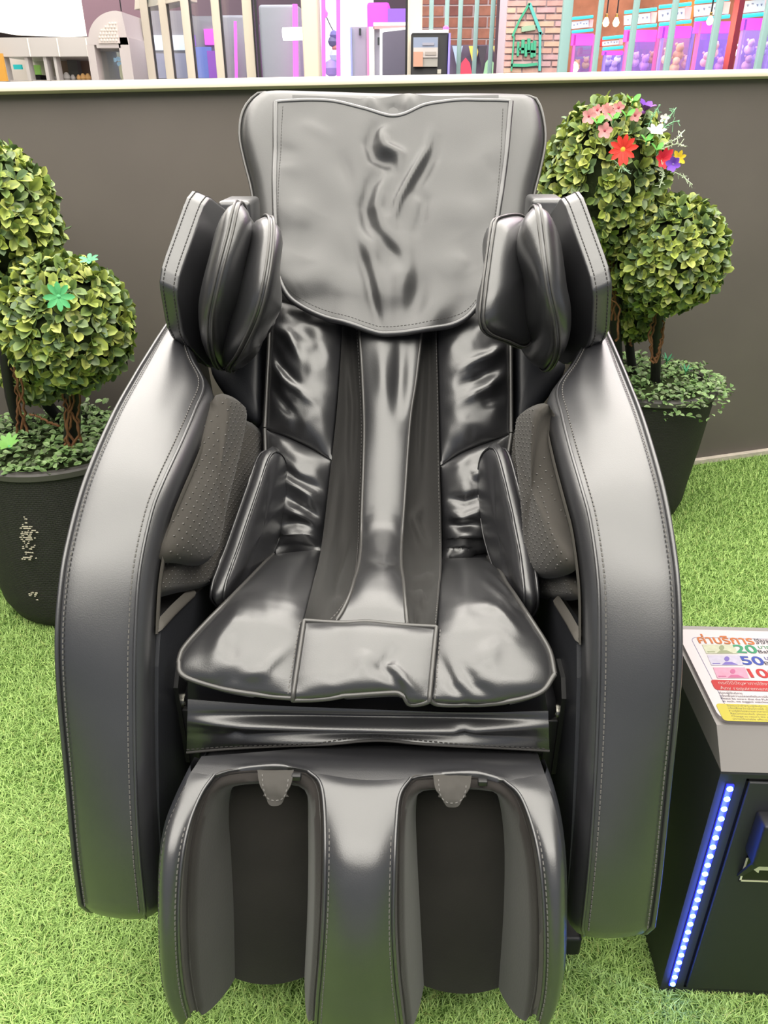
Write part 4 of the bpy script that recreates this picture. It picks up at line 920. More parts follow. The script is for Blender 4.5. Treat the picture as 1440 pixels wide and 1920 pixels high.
# light strip
LEDM = mat('blue_led', (.05, .1, .9), .3, .5, emit=(.10, .30, 1.0), estr=14); LEDB = mat('led_strip_base', (.02, .02, .30), .4, .5, emit=(.02, .03, 1.0), estr=1.1)
top = at(1365, 1476, y=KY0); bot = at(1269, 1842, y=KY0); lx = .4655
ls = boxo('light_strip', (lx - .0045, KY0 - .0025, bot.z - .006), (lx + .0045, KY0 + .001, top.z + .006), LEDB, K)
ls['label'] = 'glowing blue strip of small round lamps'
b0 = MB(); b0.lathe([(.0001, .0), (.0042, .0), (.0038, -.0018), (.002, -.003), (.0001, -.0026)], (0, 0, 0), 10, 'y'); ledme = None
for k in range(24):
    z = top.z + (bot.z - top.z) * k / 23
    if ledme is None:
        b0.v = [(v[0], v[1], v[2]) for v in b0.v]; o = mk('led', b0.v, b0.f, LEDM, ls, True, 80, origin=(0, 0, 0)); ledme = o.data; 
    else:
        o = bpy.data.objects.new('led', ledme); COL.objects.link(o); o.parent = ls; o.matrix_parent_inverse = Matrix.Translation(-WLOC[ls.name])
    o.location = (lx, KY0 - .0022, z)
pl = bpy.data.lights.new('light_strip_glow', 'AREA'); pl.shape = 'RECTANGLE'; pl.size = .006; pl.size_y = top.z - bot.z; pl.energy = .28; pl.color = (.08, .12, 1.0)
po = bpy.data.objects.new('light_strip_glow', pl); COL.objects.link(po); po.location = (lx, KY0 - .006, (top.z + bot.z) / 2); po.rotation_euler = (math.radians(90), 0, 0)
# note acceptor
ax0 = at(1405, 1530, y=KY0).x; az1 = at(1425, 1527, y=KY0 - .03).z; az0 = at(1405, 1640, y=KY0).z
ac = boxo('note_acceptor', (.506, KY0 - .032, .33), (.60, KY0 - .003, .405), BLACKPL, K, .004)
b = MB(); b.prism([(.518, KY0 - .033, .395), (.588, KY0 - .033, .395), (.575, KY0 - .033, .345), (.531, KY0 - .033, .345)], (0, .004, 0)); b.build('note_mouth', mat('mouth_grey', (.10, .10, .11), .4, .5), ac, smooth=False)
b = MB(); b.prism([(.506, KY0 - .030, .335), (.520, KY0 - .030, .335), (.514, KY0 - .004, .275), (.508, KY0 - .004, .275)], (0, .003, 0)); b.build('guide_fin', BLACKPL, ac, smooth=False)
CREAM = mat('cream_print', (.72, .70, .52), .6, .3)
pz0, pz1, px0_, px1_ = .268, .318, .512, .60
arr = boxo('arrow_label', (px0_, KY0 - .0052, pz0), (px1_, KY0 - .0042, pz1), mat('label_black', (.01, .01, .008), .5, .4), K)
fr = MB()
for lo, hi in (((px0_, pz0), (px1_, pz0 + .0025)), ((px0_, pz1 - .0025), (px1_, pz1)), ((px0_, pz0), (px0_ + .0025, pz1)), ((px1_ - .0025, pz0), (px1_, pz1))):
    fr.box((lo[0], KY0 - .0058, lo[1]), (hi[0], KY0 - .005, hi[1]))
fr.build('label_border', CREAM, arr, smooth=False)
b = MB(); b.prism([(px0_ + .008, KY0 - .0058, .298), (px0_ + .022, KY0 - .0058, .310), (px0_ + .022, KY0 - .0058, .303), (px0_ + .05, KY0 - .0058, .303), (px0_ + .05, KY0 - .0058, .292), (px0_ + .022, KY0 - .0058, .292), (px0_ + .022, KY0 - .0058, .286)], (0, .0006, 0)); b.build('arrow', CREAM, arr, smooth=False)
# price sign lying on the hood
ZS = KZ + .006
SIGNW = mat('white_sign_acrylic', (.335, .30, .31), .4, .4)
def rrect(x0, y0, x1, y1, r, n=6):
    P = []
    for cx_, cy_, a0 in ((x1 - r, y0 + r, -90), (x1 - r, y1 - r, 0), (x0 + r, y1 - r, 90), (x0 + r, y0 + r, 180)):
        for k in range(n + 1):
            a = math.radians(a0 + 90 * k / n); P.append((cx_ + r * math.cos(a), cy_ + r * math.sin(a)))
    return P
sx0, sy0, sx1, sy1 = .4545, .756, .790, .948
b = MB(); b.prism([(x, y, KZ) for x, y in rrect(sx0, sy0, sx1, sy1, .014)], (0, 0, .006)); sign = b.build('price_sign', SIGNW, K, smooth=False)
sign['label'] = 'white price sign with orange Thai heading and prices'
def flat(name, poly, m, lift, th=.0003):
    b = MB(); b.prism([(x, y, ZS + lift) for x, y in poly], (0, 0, th)); return b.build(name, m, sign, smooth=False)
def rim_line(x0, y0, x1, y1, r, wd, m):
    o_ = rrect(x0, y0, x1, y1, r); i_ = rrect(x0 + wd, y0 + wd, x1 - wd, y1 - wd, r - wd); n = len(o_)
    b = MB(); b.add([(x, y, ZS + .0002) for x, y in o_ + i_], [(k, (k + 1) % n, n + (k + 1) % n, n + k) for k in range(n)]); b.build('printed_border', m, sign, smooth=False)
INK = mat('ink_black', (.03, .03, .04), .6, .3); ORG = mat('ink_orange', (0.288, 0.079, 0.014), .6, .3); GRNI = mat('ink_green', (0.018, 0.151, 0.072), .6, .3); BLUI = mat('ink_blue', (0.018, 0.036, 0.198), .6, .3); REDI = mat('ink_red', (0.259, 0.011, 0.011), .6, .3); WHI = mat('ink_white', (0.330, 0.308, 0.297), .6, .3)
rim_line(.470, sy0 + .008, .776, .929, .010, .0008, mat('ink_navy', (.08, .08, .16), .6, .3))
def text(body, px, py, h, m, wscale=1.0, name='lettering', lift=.0006, bold=0.0):
    p = at(px, py, z=ZS)
    c = bpy.data.curves.new(name, 'FONT'); c.body = body; c.size = h; c.space_character = 1.0; c.offset = bold; c.materials.append(m)
    t_ = bpy.data.objects.new(name, c); COL.objects.link(t_); bpy.context.view_layer.update()
    me = bpy.data.meshes.new_from_object(t_.evaluated_get(bpy.context.evaluated_depsgraph_get())); bpy.data.objects.remove(t_); me.name = name
    if not me.materials: me.materials.append(m)
    o = bpy.data.objects.new(name, me); COL.objects.link(o); o.parent = sign; o.matrix_parent_inverse = Matrix.Translation(-WLOC[sign.name])
    o.location = (p.x, p.y, ZS + lift); o.scale = (wscale, 1, 1)
    return o
text('ค่าบริการ', 1309, 1206, .0255, ORG, .90, bold=.0005)
text('Massage Chair', 1415, 1203, .010, INK); text('สำหรับเก้าอี้นวด', 1418, 1208, .010, INK)
def pxpoly(L_): return [(at(px, py, z=ZS).x, at(px, py, z=ZS).y) for px, py in L_]
for (yt, yb, col, num, nx, ncol, ink) in ((1209, 1226, (.72, .74, .55), '20', 1380, GRNI, (.34, .38, .22)), (1229, 1248, (.70, .66, .82), '50', 1392, BLUI, (.22, .16, .55)), (1252, 1272, (.85, .42, .58), '100', 1400, REDI, (.60, .15, .32))):
    k = yt - 1209; x0 = 1316 + k * .48; x1 = x0 + 60
    flat('banknote', pxpoly([(x0, yt), (x1, yt), (x1 + 8, yb), (x0 + 8, yb)]), mat('note_%d' % yt, tuple(c * .40 for c in col), .6, .3, var=.08, vscale=120), .0003)
    mi = mat('note_ink_%d' % yt, tuple(c * .45 for c in ink), .6, .3); xm = x0 + 42; ym = (yt + yb) / 2
    flat('note_print', pxpoly([(xm - 5 + 5 * math.cos(a), ym - 2.5 + 4.5 * math.sin(a)) for a in np.linspace(0, 6.28, 12)[:-1]]), mi, .0006)
    flat('note_print', pxpoly([(xm - 14, yb - 1), (xm - 8, yb - 6), (xm + 4, yb - 6), (xm + 16, yb - 1)]), mi, .0006)
    flat('note_print', pxpoly([(x0 + 10, yb - 4), (x0 + 24, yb - 4), (x0 + 25, yb - 2.5), (x0 + 11, yb - 2.5)]), mi, .0006)
    text(num, nx, yb - 2, .026 if num != '100' else .026, ncol, 1.25, bold=.0006)
    text('บาท', nx + 42 + (18 if num == '100' else 0), ym - 1, .012, ncol); text('Baht', nx + 42 + (18 if num == '100' else 0), yb - 1, .011, INK, 1.2)
flat('red_notice', [(x, y) for x, y in rrect(at(1339, 1290, z=ZS).x, at(1339, 1294, z=ZS).y, .772, at(1339, 1275, z=ZS).y, .005)], REDI, .0003)
text('กรณีมีปัญหาการใช้งานกรุณาติดต่อเจ้าหน้าที่', 1347, 1283, .0082, WHI); text('Any requirement, or inquiry please contact', 1351, 1293, .0092, WHI)
for i, (s_, px, py) in enumerate((('เรียนผู้ใช้บริการ', 1348, 1301), ('แจ้งเพื่อความปลอดภัยในการใช้เก้าอี้นวดไฟฟ้า', 1350, 1306.5), ('Please be aware that the PLACE will not be', 1352, 1311.5), ('as such, we suggest watching the screen', 1355, 1316.5))):
    text(s_, px, py, .0052, INK)
flat('yellow_notice', [(x, y) for x, y in rrect(at(1360, 1352, z=ZS).x - .002, at(1360, 1352, z=ZS).y, .770, at(1356, 1320, z=ZS).y, .005)], mat('ink_yellow', (.30, .26, .03), .6, .3), .0003)
for s_, px, py in (('ข้อแนะนำสำหรับผู้ใช้บริการ', 1363, 1325), ('แจ้งเพื่อหลีกเลี่ยงการใช้ เมื่อมีอาการเหล่านี้', 1365, 1330), ('หากรู้สึกไม่สบายควรหยุดใช้ทันที', 1367, 1335), ('Recommended: please put belongings', 1370, 1340), ('Change to return the paper is dispensed', 1372, 1345), ('uncomfortable effects, hypertension or', 1374, 1350)):
    text(s_, px, py, .0050, INK)
# ------------------------------------------------------------------ arcade and food court beyond the half wall
CREAMP = mat('cream_window_frame', (.50, .45, .36), .5, .4); WHITEP = mat('white_laminate', (.50, .48, .45), .5, .4); GREYP = mat('pale_grey_panel', (.27, .27, .29), .45, .4)
TEAL = mat('teal_painted_bar', (.25, .40, .39), .45, .4); DARKB = mat('dark_brown_panel', (.055, .035, .028), .6, .3); BLK = mat('matt_black_cabinet', (.012, .012, .014), .5, .4)
def em(name, col, s): return mat(name, tuple(min(1, c) * .45 for c in col), .5, .3, emit=col, estr=s * .42)
NEONP = em('pink_neon', (1, .08, .75), 6); NEONC = em('cyan_neon', (.05, .75, .85), 1.6); LITW = em('lit_white', (1, .97, .90), 3.0); MAG = em('magenta_lit_panel', (1.0, .12, .95), 1.2); VIO = em('violet_lit_panel', (.33, .20, 1.0), .8)
GLASS = bpy.data.materials.new('window_glass'); GLASS.use_nodes = True
_n = GLASS.node_tree.nodes; _l = GLASS.node_tree.links; _n.clear(); _o = _n.new('ShaderNodeOutputMaterial'); _m = _n.new('ShaderNodeMixShader'); _t = _n.new('ShaderNodeBsdfTransparent'); _g = _n.new('ShaderNodeBsdfGlossy'); _g.inputs['Roughness'].default_value = .03; _f = _n.new('ShaderNodeFresnel'); _f.inputs['IOR'].default_value = 1.45
_t.inputs[0].default_value = (.93, .96, .97, 1); _m.inputs[0].default_value = .07; _l.new(_t.outputs[0], _m.inputs[1]); _l.new(_g.outputs[0], _m.inputs[2]); _l.new(_m.outputs[0], _o.inputs[0])
def bb(name, px0, py0, px1, py1, y, dep, m, parent=None, bev=0.0, zlo=None):
    """box whose front face fills a picture rectangle at distance y"""
    a = at((px0 + px1) / 2, py0, y=y); c = at((px0 + px1) / 2, py1, y=y); x0 = at(px0, (py0 + py1) / 2, y=y).x; x1 = at(px1, (py0 + py1) / 2, y=y).x
    return boxo(name, (x0, y, c.z if zlo is None else zlo), (x1, y + dep, a.z), m, parent, bev)
def xat(px, py, y): return at(px, py, y=y).x
def zat(py, y, px=720): return at(px, py, y=y).z
def rootat(name, px, py, y, label, cat, group=None): 
    p = at(px, py, y=y); return root(name, (p.x, p.y, 0), label, cat, group)
# --- luminous stretched ceiling over the food court
LUM = em('luminous_ceiling_membrane', (1.0, .94, .82), 4.2)
b = MB(); zc = 3.15
P = [at(-160, -40, z=zc), at(300, -60, z=zc), at(275, 22, z=zc), at(250, 62, z=zc), at(130, 70, z=zc), at(30, 66, z=zc), at(-80, 46, z=zc)]
b.prism(P, (0, 0, .05)); tag(b.build('luminous_ceiling', LUM, smooth=False), 'glowing white stretched ceiling over the distant food counter', 'ceiling light')
tag(boxo('wall_far', (-40, 26, 0), (6, 26.2, 5.0), mat('far_wall', (.11, .08, .065), .8, .2)), kind='structure')
# --- food counter, far off
CY = 8.0
ctr = rootat('food_counter', 90, 150, CY, 'long white food counter with glazed front in the food court', 'counter')
bb('base', -20, 150, 172, 170, CY + .05, 1.2, WHITEP, ctr, zlo=0)
bb('fascia', -6, 70, 168, 106, CY, .9, WHITEP, ctr)
for x in (53, 108, 162): bb('fascia_joint', x, 72, x + 1.6, 106, CY - .01, .01, mat('joint_ivory', (.86, .84, .78), .5, .3), ctr)
for x0, x1 in ((4, 12), (49, 55), (84, 90), (103, 108), (170, 176)): bb('post', x0, 106, x1, 152, CY + .02, .1, WHITEP, ctr)
bb('back_panel', 8, 106, 104, 152, CY + .7, .05, mat('counter_back', (.55, .50, .46), .6, .3), ctr)
bb('back_panel', 104, 106, 176, 152, CY + .7, .05, mat('counter_brown', (.36, .26, .19), .6, .3), ctr)
bb('cyan_sign', 25, 121, 40, 130, CY + .5, .03, em('cyan_sign', (.03, .55, .55), .9), ctr)
bb('green_panel', 55, 122, 75, 145, CY + .6, .03, em('green_panel', (.30, .55, .12), .7), ctr)
bb('dark_till', 56, 140, 76, 153, CY + .3, .2, BLK, ctr, bev=.01)
bb('grey_fridge', 128, 110, 146, 152, CY + .55, .1, mat('fridge_grey', (.16, .17, .16), .4, .4), ctr)
for px, s, c in ((125, 6, WHITEP), (137, 4, WHITEP), (104, 3, WHITEP), (156, 5, mat('bread', (.75, .45, .18), .7, .2)), (165, 5, mat('bread', (.75, .45, .18), .7, .2)), (148, 4, mat('bread', (.75, .45, .18), .7, .2))):
    p = at(px, 149 - s, y=CY + .2); b = MB(); r = s / CAM_F * CY
    b.lathe([(r * .6, -r), (r, -r * .5), (r * .95, .2 * r), (r * .5, .8 * r), (.01, r)], tuple(p), 12); nm = 'bread_roll' if c.name == 'bread' else 'white_jar'
    tag(b.build(nm, c), 'golden bread roll on the far food counter' if nm == 'bread_roll' else 'small white jar on the far food counter', 'bread' if nm == 'bread_roll' else 'jar', 'items on the food counter')
tag(bb('orange_banner', -14, 100, 8, 152, CY - .1, .03, em('orange_banner', (.9, .45, .08), .8)), 'orange lit banner at the end of the food counter', 'banner')
# --- arched cart
AY = 7.0
cart = rootat('arched_cart', 205, 150, AY, 'pale arched kiosk with dotted lunette above its window', 'kiosk')
cen = at(226, 84, y=AY); rx = xat(226, 84, AY) - xat(166, 84, AY); rz = zat(20, AY, 226) - zat(84, AY, 226)
arc = [(cen.x - rx * math.cos(a), AY, cen.z + rz * math.sin(a)) for a in np.linspace(0, math.pi / 2, 16)] + [(xat(236, 84, AY), AY, zat(22, AY, 236)), (xat(241, 84, AY), AY, cen.z)]
KC = mat('kiosk_pale_grey', (.56, .52, .48), .6, .3)
b = MB(); b.prism(arc, (0, .5, 0)); b.build('arch_top', KC, cart, smooth=False)
arc2 = [(cen.x - rx * .66 * math.cos(a), AY - .01, cen.z + .01 + rz * .62 * math.sin(a)) for a in np.linspace(0, math.pi / 2, 14)] + [(cen.x, AY - .01, cen.z + .01)]
b = MB(); b.prism(arc2, (0, .01, 0)); b.build('lunette', mat('lunette_beige', (.68, .62, .55), .6, .3), cart, smooth=False)
DOT = em('lunette_lamp', (1, .93, .82), .75)
for i in range(7):
    for j in range(6):
        ux, uz = (i + .5 * (j % 2)) / 7.2, j / 6.2
        if ux ** 2 + uz ** 2 < .85 and ux > .03:
            p = Vector((cen.x - rx * .66 * ux, AY - .014, cen.z + .03 + rz * .62 * uz)); b = MB(); b.lathe([(.0085, 0), (.0085, -.004), (.003, -.007)], tuple(p), 8, 'y'); b.build('lamp_dot', DOT, cart)
for x0, y0, x1, y1 in ((167, 84, 181, 150), (226, 70, 246, 150), (181, 84, 226, 90)): bb('frame', x0, y0, x1, y1, AY, .5, KC, cart)
bb('base', 166, 150, 246, 170, AY, .5, KC, cart, zlo=0)
bb('inner_frame', 181, 90, 186, 150, AY + .1, .05, mat('kiosk_frame_dark', (.30, .30, .28), .5, .4), cart); bb('inner_frame', 181, 90, 228, 96, AY + .1, .05, mat('kiosk_frame_dark', (.3, .3, .28), .5, .4), cart)
bb('pane', 184, 95, 228, 150, AY + .12, .01, GLASS, cart)
bb('counter_inside', 184, 96, 230, 150, AY + .6, .05, mat('kiosk_inside', (.45, .46, .40), .6, .3, var=.3, vscale=6), cart)
bb('white_cylinder', 222, 120, 234, 150, AY + .3, .1, em('warm_lamp', (.95, .85, .55), .7), cart, bev=.03)
for px, py in ((208, 112), (216, 110), (206, 122), (218, 120)): bb('glass_globe', px, py - 4, px + 8, py + 4, AY + .4, .05, em('globe_blue', (.55, .78, .95), .8), cart, bev=.015)
tag(bb('hanging_cable', 224.5, -5, 226, 21, AY + .2, .01, BLK), 'thin cable hanging above the arched kiosk', 'cable')
cab = rootat('white_cabinet', 255, 150, 7.6, 'white cabinet with a blue screen behind the arched kiosk', 'cabinet')
bb('body', 240, 60, 272, 160, 7.6, .3, WHITEP, cab, zlo=0); bb('dark_panel', 246, 75, 262, 102, 7.58, .02, mat('cab_taupe', (.42, .38, .34), .5, .3), cab); bb('screen', 246, 120, 272, 148, 7.57, .02, em('blue_screen', (.06, .14, .85), 1.3), cab); bb('screen_wave', 248, 128, 268, 134, 7.565, .005, em('pale_wave', (.5, .7, 1), 1.0), cab)
# --- glazed arcade front: cream posts and panes
FY = 4.6
def mull(px_b, y, w_, name='window_post'):
    x = xat(px_b, 140, y); ww = w_ / CAM_F * y
    return boxo(name, (x, y, 0), (x + ww, y + .08, 3.0), CREAMP, None, .006)
posts = [(278, 6.3, 13), (312, 5.9, 13), (352, 5.5, 13), (407, 5.1, 13), (463, 4.7, 15)]
WIN = bpy.data.objects.new('window_1', None); COL.objects.link(WIN); put(WIN, (xat(370, 140, 5.4), 5.4, 0)); tag(WIN, kind='structure')
pts_ = []
for px, y, w_ in posts:
    x = xat(px, 145, y); ww = w_ / CAM_F * y; boxo('post', (x, y, 0), (x + ww, y + .035, 3.05), CREAMP, WIN, .005); pts_.append((x + ww / 2, y + .05))
    boxo('gasket', (x + ww, y + .01, 0), (x + ww + .010, y + .03, 3.0), BLK, WIN)
for (xa, ya), (xb, yb) in zip(pts_[:-1], pts_[1:]):
    b = MB(); b.prism([(xa, ya, 1.0), (xb, yb, 1.0), (xb, yb, 3.0), (xa, ya, 3.0)], (.006, .006, 0)); b.build('pane', GLASS, WIN, smooth=False)
hd = [at(252, 18, y=6.7), at(295, 14, y=6.3), at(345, 0, y=5.5), at(345, -40, y=5.5), at(255, -40, y=6.7)]
b = MB(); b.prism(hd, (.05, .12, 0)); b.build('header', CREAMP, WIN, smooth=False)
WIN2 = bpy.data.objects.new('window_2', None); COL.objects.link(WIN2); put(WIN2, (xat(640, 140, FY), FY, 0)); tag(WIN2, kind='structure')
for x0, x1 in ((567, 597), (764, 791)):
    bb('post', x0, -40, x1, 200, FY, .14, CREAMP, WIN2, .01, zlo=0)
for x0, x1 in ((478, 567), (597, 764)): bb('pane', x0, -40, x1, 170, FY + .06, .006, GLASS, WIN2, zlo=.6)
bb('gasket', 480, -40, 485, 170, FY + .03, .03, BLK, WIN2, zlo=.6)
bb('gasket', 760, -40, 764, 170, FY + .03, .03, BLK, WIN2, zlo=.6)
# --- inside: pale booths, neon tubes, game machines
IY = 5.6
tag(boxo('wall_arcade', (-3.6, 9.6, 0), (9, 9.75, 4.0), mat('arcade_back_wall', (.20, .13, .16), .8, .2)), kind='structure')
tag(bb('photo_booth', 488, 8, 562, 150, IY, 1.0, GREYP, bev=.02, zlo=0), 'pale grey booth panel behind the glass with a vertical pink neon tube', 'booth')
tag(bb('photo_booth', 412, 28, 462, 150, 6.4, .8, GREYP, bev=.02, zlo=0), 'pale grey booth behind the slanting glass beside the blue game screen', 'booth')
def neon(pts, r, m, label, grp=None): 
    b = MB(); b.tube(pts, r, 8); return tag(b.build('neon_tube', m, None, angle=60), label, 'neon tube', grp)
neon([at(553, 8, y=IY - .05), at(562, 700, y=IY - .05)], .016, NEONP, 'vertical pink neon tube on the pale grey booth')
neon([at(441, 40, y=6.3), at(455, 700, y=6.3)], .010, NEONP, 'thin pink neon line on the booth behind slanting glass')
b = MB(); b.tube([at(531, 64, y=FY + .07), at(570, 63, y=FY + .07)], .030, 12); tag(b.build('lamp_tube', em('white_lamp', (1, 1, .97), 8)), 'short glowing white lamp beside the cream post', 'lamp')
gm = rootat('game_machine', 395, 150, 6.8, 'blue and magenta game machine glowing behind slanting glass', 'game machine')
bb('body', 355, 30, 425, 160, 6.8, .6, mat('machine_grey', (.30, .29, .31), .5, .4), gm, zlo=0); bb('sign', 383, 54, 415, 84, 6.78, .02, em('magenta_sign', (1, .15, .85), 2.2), gm); bb('screen', 352, 88, 398, 146, 6.76, .02, em('machine_blue', (.30, .38, .95), .8), gm); bb('screen_art', 390, 95, 415, 146, 6.75, .02, em('machine_art', (.55, .20, .85), .9), gm); bb('badge', 352, 66, 366, 86, 6.75, .02, em('badge_violet', (.42, .22, .8), 1.0), gm)
gm2 = rootat('game_machine', 300, 150, 7.4, 'pale blue game cabinet with a lit white band behind slanting glass', 'game machine')
bb('body', 275, 20, 350, 160, 7.4, .6, mat('machine_taupe', (.33, .31, .33), .5, .4), gm2, zlo=0); bb('lit_band', 278, 66, 350, 94, 7.38, .02, em('band_white', (.85, .92, 1), 1.6), gm2); bb('lower_panel', 280, 100, 350, 147, 7.38, .02, em('panel_lilac', (.55, .55, .72), .55), gm2)
# bright magenta room behind the second window
tag(bb('lit_wall_panel', 600, -20, 700, 90, 7.6, .05, em('white_pink_wall', (1, .88, .97), 3.0), zlo=0), 'overexposed white-pink light wall inside the arcade', 'light panel')
tag(bb('magenta_box', 688, 4, 730, 42, 7.0, .4, em('magenta_box', (1, .10, .95), 1.6), bev=.02, zlo=0), 'tall glowing magenta cabinet rising behind the pale machine', 'light box')
tag(bb('violet_box', 727, 16, 762, 42, 6.2, .3, em('violet_box', (.40, .16, 1.0), .9), zlo=0), 'violet lit cabinet rising behind the pale machine', 'light box')
for x0 in (606, 634): neon([at(x0, -10, y=5.2), at(x0 + 5, 700, y=5.2)], .012, NEONP, 'upright pink neon tube behind the second window', 'paired pink neon tubes')
fig = rootat('hanging_toys', 624, 120, 5.6, 'blue and pink hanging toys between the pink neon tubes', 'toy')
for (px, py, r, m) in ((626, 66, 7, em('toy_blue', (.25, .22, .6), .4)), (624, 78, 8, em('toy_slate', (.22, .20, .42), .3)), (628, 90, 5, em('toy_orange', (.8, .3, .25), .5)), (628, 104, 9, em('toy_pale', (.7, .75, 1), .9)), (622, 128, 13, em('toy_lilac', (.55, .4, .95), .7))):
    p = at(px, py, y=5.6); q = r / CAM_F * 5.6; b = MB(); b.lathe([(.004, -q), (q * .7, -q * .7), (q, 0), (q * .7, q * .7), (.004, q)], tuple(p), 12); b.build('toy', m, fig)
tubeo('cord', [at(610, 27, y=5.6) + Vector((0, 0, 1.1)), at(610, 27, y=5.6), at(618, 45, y=5.6), at(627, 62, y=5.6)], .003, BLK, fig)
b = MB(); p = at(609, 26, y=5.6); b.lathe([(.004, -.022), (.018, -.012), (.02, .006), (.01, .02), (.003, .024)], tuple(p), 12); b.build('pink_knob', NEONP, fig)
pm = rootat('prize_machine', 700, 140, 5.3, 'tall pale lilac prize machine with white lit top behind the second window', 'prize machine')
PLIL = mat('pale_lilac_panel', (.34, .31, .38), .45, .4)
bb('body', 658, 50, 765, 160, 5.3, .6, PLIL, pm, zlo=0); bb('lit_top', 700, 42, 765, 48, 5.28, .3, LITW, pm); bb('pink_edge', 688, 50, 692, 150, 5.28, .02, em('pink_edge', (1, .35, .65), .9), pm); bb('blue_edge', 657, 52, 660, 150, 5.28, .02, em('blue_edge', (.45, .52, 1), .9), pm); bb('slot', 673, 53, 677, 66, 5.27, .02, BLK, pm); bb('pale_column', 692, 50, 702, 150, 5.27, .03, mat('pale_green_col', (.62, .63, .60), .5, .3), pm); bb('knob', 708, 70, 713, 84, 5.25, .03, BLK, pm); bb('tape', 700, 48, 765, 54, 5.27, .02, em('salmon', (1, .5, .5), .8), pm)
mo = rootat('tilted_screen', 740, 140, 5.0, 'dark tilted display with bright white rim in front of the prize machine', 'display')
b = MB(); b.prism([at(712, 54, y=5.0), at(715, 54, y=5.0), at(764, 51, y=5.0), at(764, 700, y=5.0), at(712, 700, y=5.0)], (0, .04, 0)); b.build('bright_rim', LITW, mo, smooth=False)
b = MB(); b.prism([at(717, 62, y=4.98), at(720, 60, y=4.98), at(764, 55, y=4.98), at(764, 700, y=4.98), at(716, 700, y=4.98)], (0, .03, 0)); b.build('dark_face', mat('display_dark', (.16, .13, .18), .3, .5), mo, smooth=False)
# black ticket machine with a printed poster
tm = rootat('ticket_machine', 815, 137, 4.3, 'black ticket machine with poster and white lit top beside cream post', 'ticket machine')
bb('cabinet', 770, 61, 841, 180, 4.3, .5, BLK, tm, .01, zlo=0); bb('lit_top', 770, 56, 841, 61, 4.29, .5, LITW, tm); bb('violet_edge', 840, 62, 843.5, 160, 4.28, .03, em('violet_edge', (.35, .28, 1), 1.6), tm, zlo=1.2)
bb('poster', 775, 70, 821, 125, 4.285, .01, mat('poster_grey', (.30, .29, .27), .5, .3), tm); bb('poster_sky', 775, 70, 821, 89, 4.28, .006, mat('poster_blue', (.22, .26, .36), .5, .3), tm); bb('poster_band', 775, 89, 821, 108, 4.28, .006, mat('poster_white', (.45, .42, .41), .5, .3), tm); bb('poster_text', 797, 97, 818, 103, 4.276, .004, mat('poster_ink', (.30, .27, .25), .5, .3), tm); bb('poster_text', 792, 80, 814, 85, 4.276, .004, mat('poster_ink2', (.28, .28, .34), .5, .3), tm); bb('poster_figure', 775, 97, 793, 125, 4.276, .004, mat('poster_tan', (.45, .25, .18), .5, .3), tm); bb('lock', 820, 130, 827, 138, 4.28, .02, mat('lock_grey', (.5, .48, .42), .4, .4, metal=.5), tm)
b = MB(); p = at(836, 54, y=4.35); b.lathe([(.004, -.012), (.014, -.006), (.014, .006), (.004, .014)], tuple(p), 10); b.build('pink_lamp', NEONP, tm)
# --- teal barred bay with dark brick room and bunting
BRK = [mat('brick_%d' % k, c, .8, .2, bump=(60, .4, .004), var=.15, vscale=20) for k, c in enumerate(((.17, .08, .055), (.20, .095, .06), (.14, .065, .05), (.22, .11, .07)))]
MORT = mat('brick_mortar', (.38, .34, .34), .9, .1)
def brickwall(root_o, x0, x1, z0, z1, y, bw, bh, j, parent, seed=1):
    rng = random.Random(seed); meshes = {}
    row = 0; z = z0
    while z < z1 - bh * .3:
        x = x0 - (bw * .5 if row % 2 else 0)
        while x < x1:
            a, c = max(x, x0), min(x + bw - j, x1)
            if c - a > bw * .15:
                key = (round(c - a, 3), rng.randrange(4))
                if key not in meshes:
                    b = MB(); w2 = (c - a) / 2; b.box((-w2, -.012, -(bh - j) / 2), (w2, .012, (bh - j) / 2)); o = mk('brick', b.v, b.f, BRK[key[1]], None, False, origin=(0, 0, 0)); meshes[key] = o.data
                else: o = bpy.data.objects.new('brick', meshes[key]); COL.objects.link(o)
                put(o, (0, 0, 0), parent); o.location = ((a + c) / 2, y + .003 + rng.uniform(-.002, .002), z + bh / 2)
            x += bw
        z += bh; row += 1
RB = bpy.data.objects.new('wall_brick', None); COL.objects.link(RB); put(RB, (xat(880, 100, 6.6), 6.6, 0)); tag(RB, kind='structure')
x0, x1 = xat(780, 60, 6.6), xat(945, 60, 6.6); zb0, zb1 = 1.30, zat(-12, 6.6)
boxo('mortar_bed', (x0, 6.6, 0), (x1, 6.75, zb1 + .3), MORT, RB); brickwall(RB, x0, x1, zb0 + .1, zb1, 6.6, .21, .07, .012, RB, 3)
tag(bb('wainscot_board', 840, 84, 950, 160, 6.4, .05, mat('wainscot', (.10, .085, .12), .6, .3), zlo=0), 'dark board carrying the colourful bunting behind teal bars', 'board')
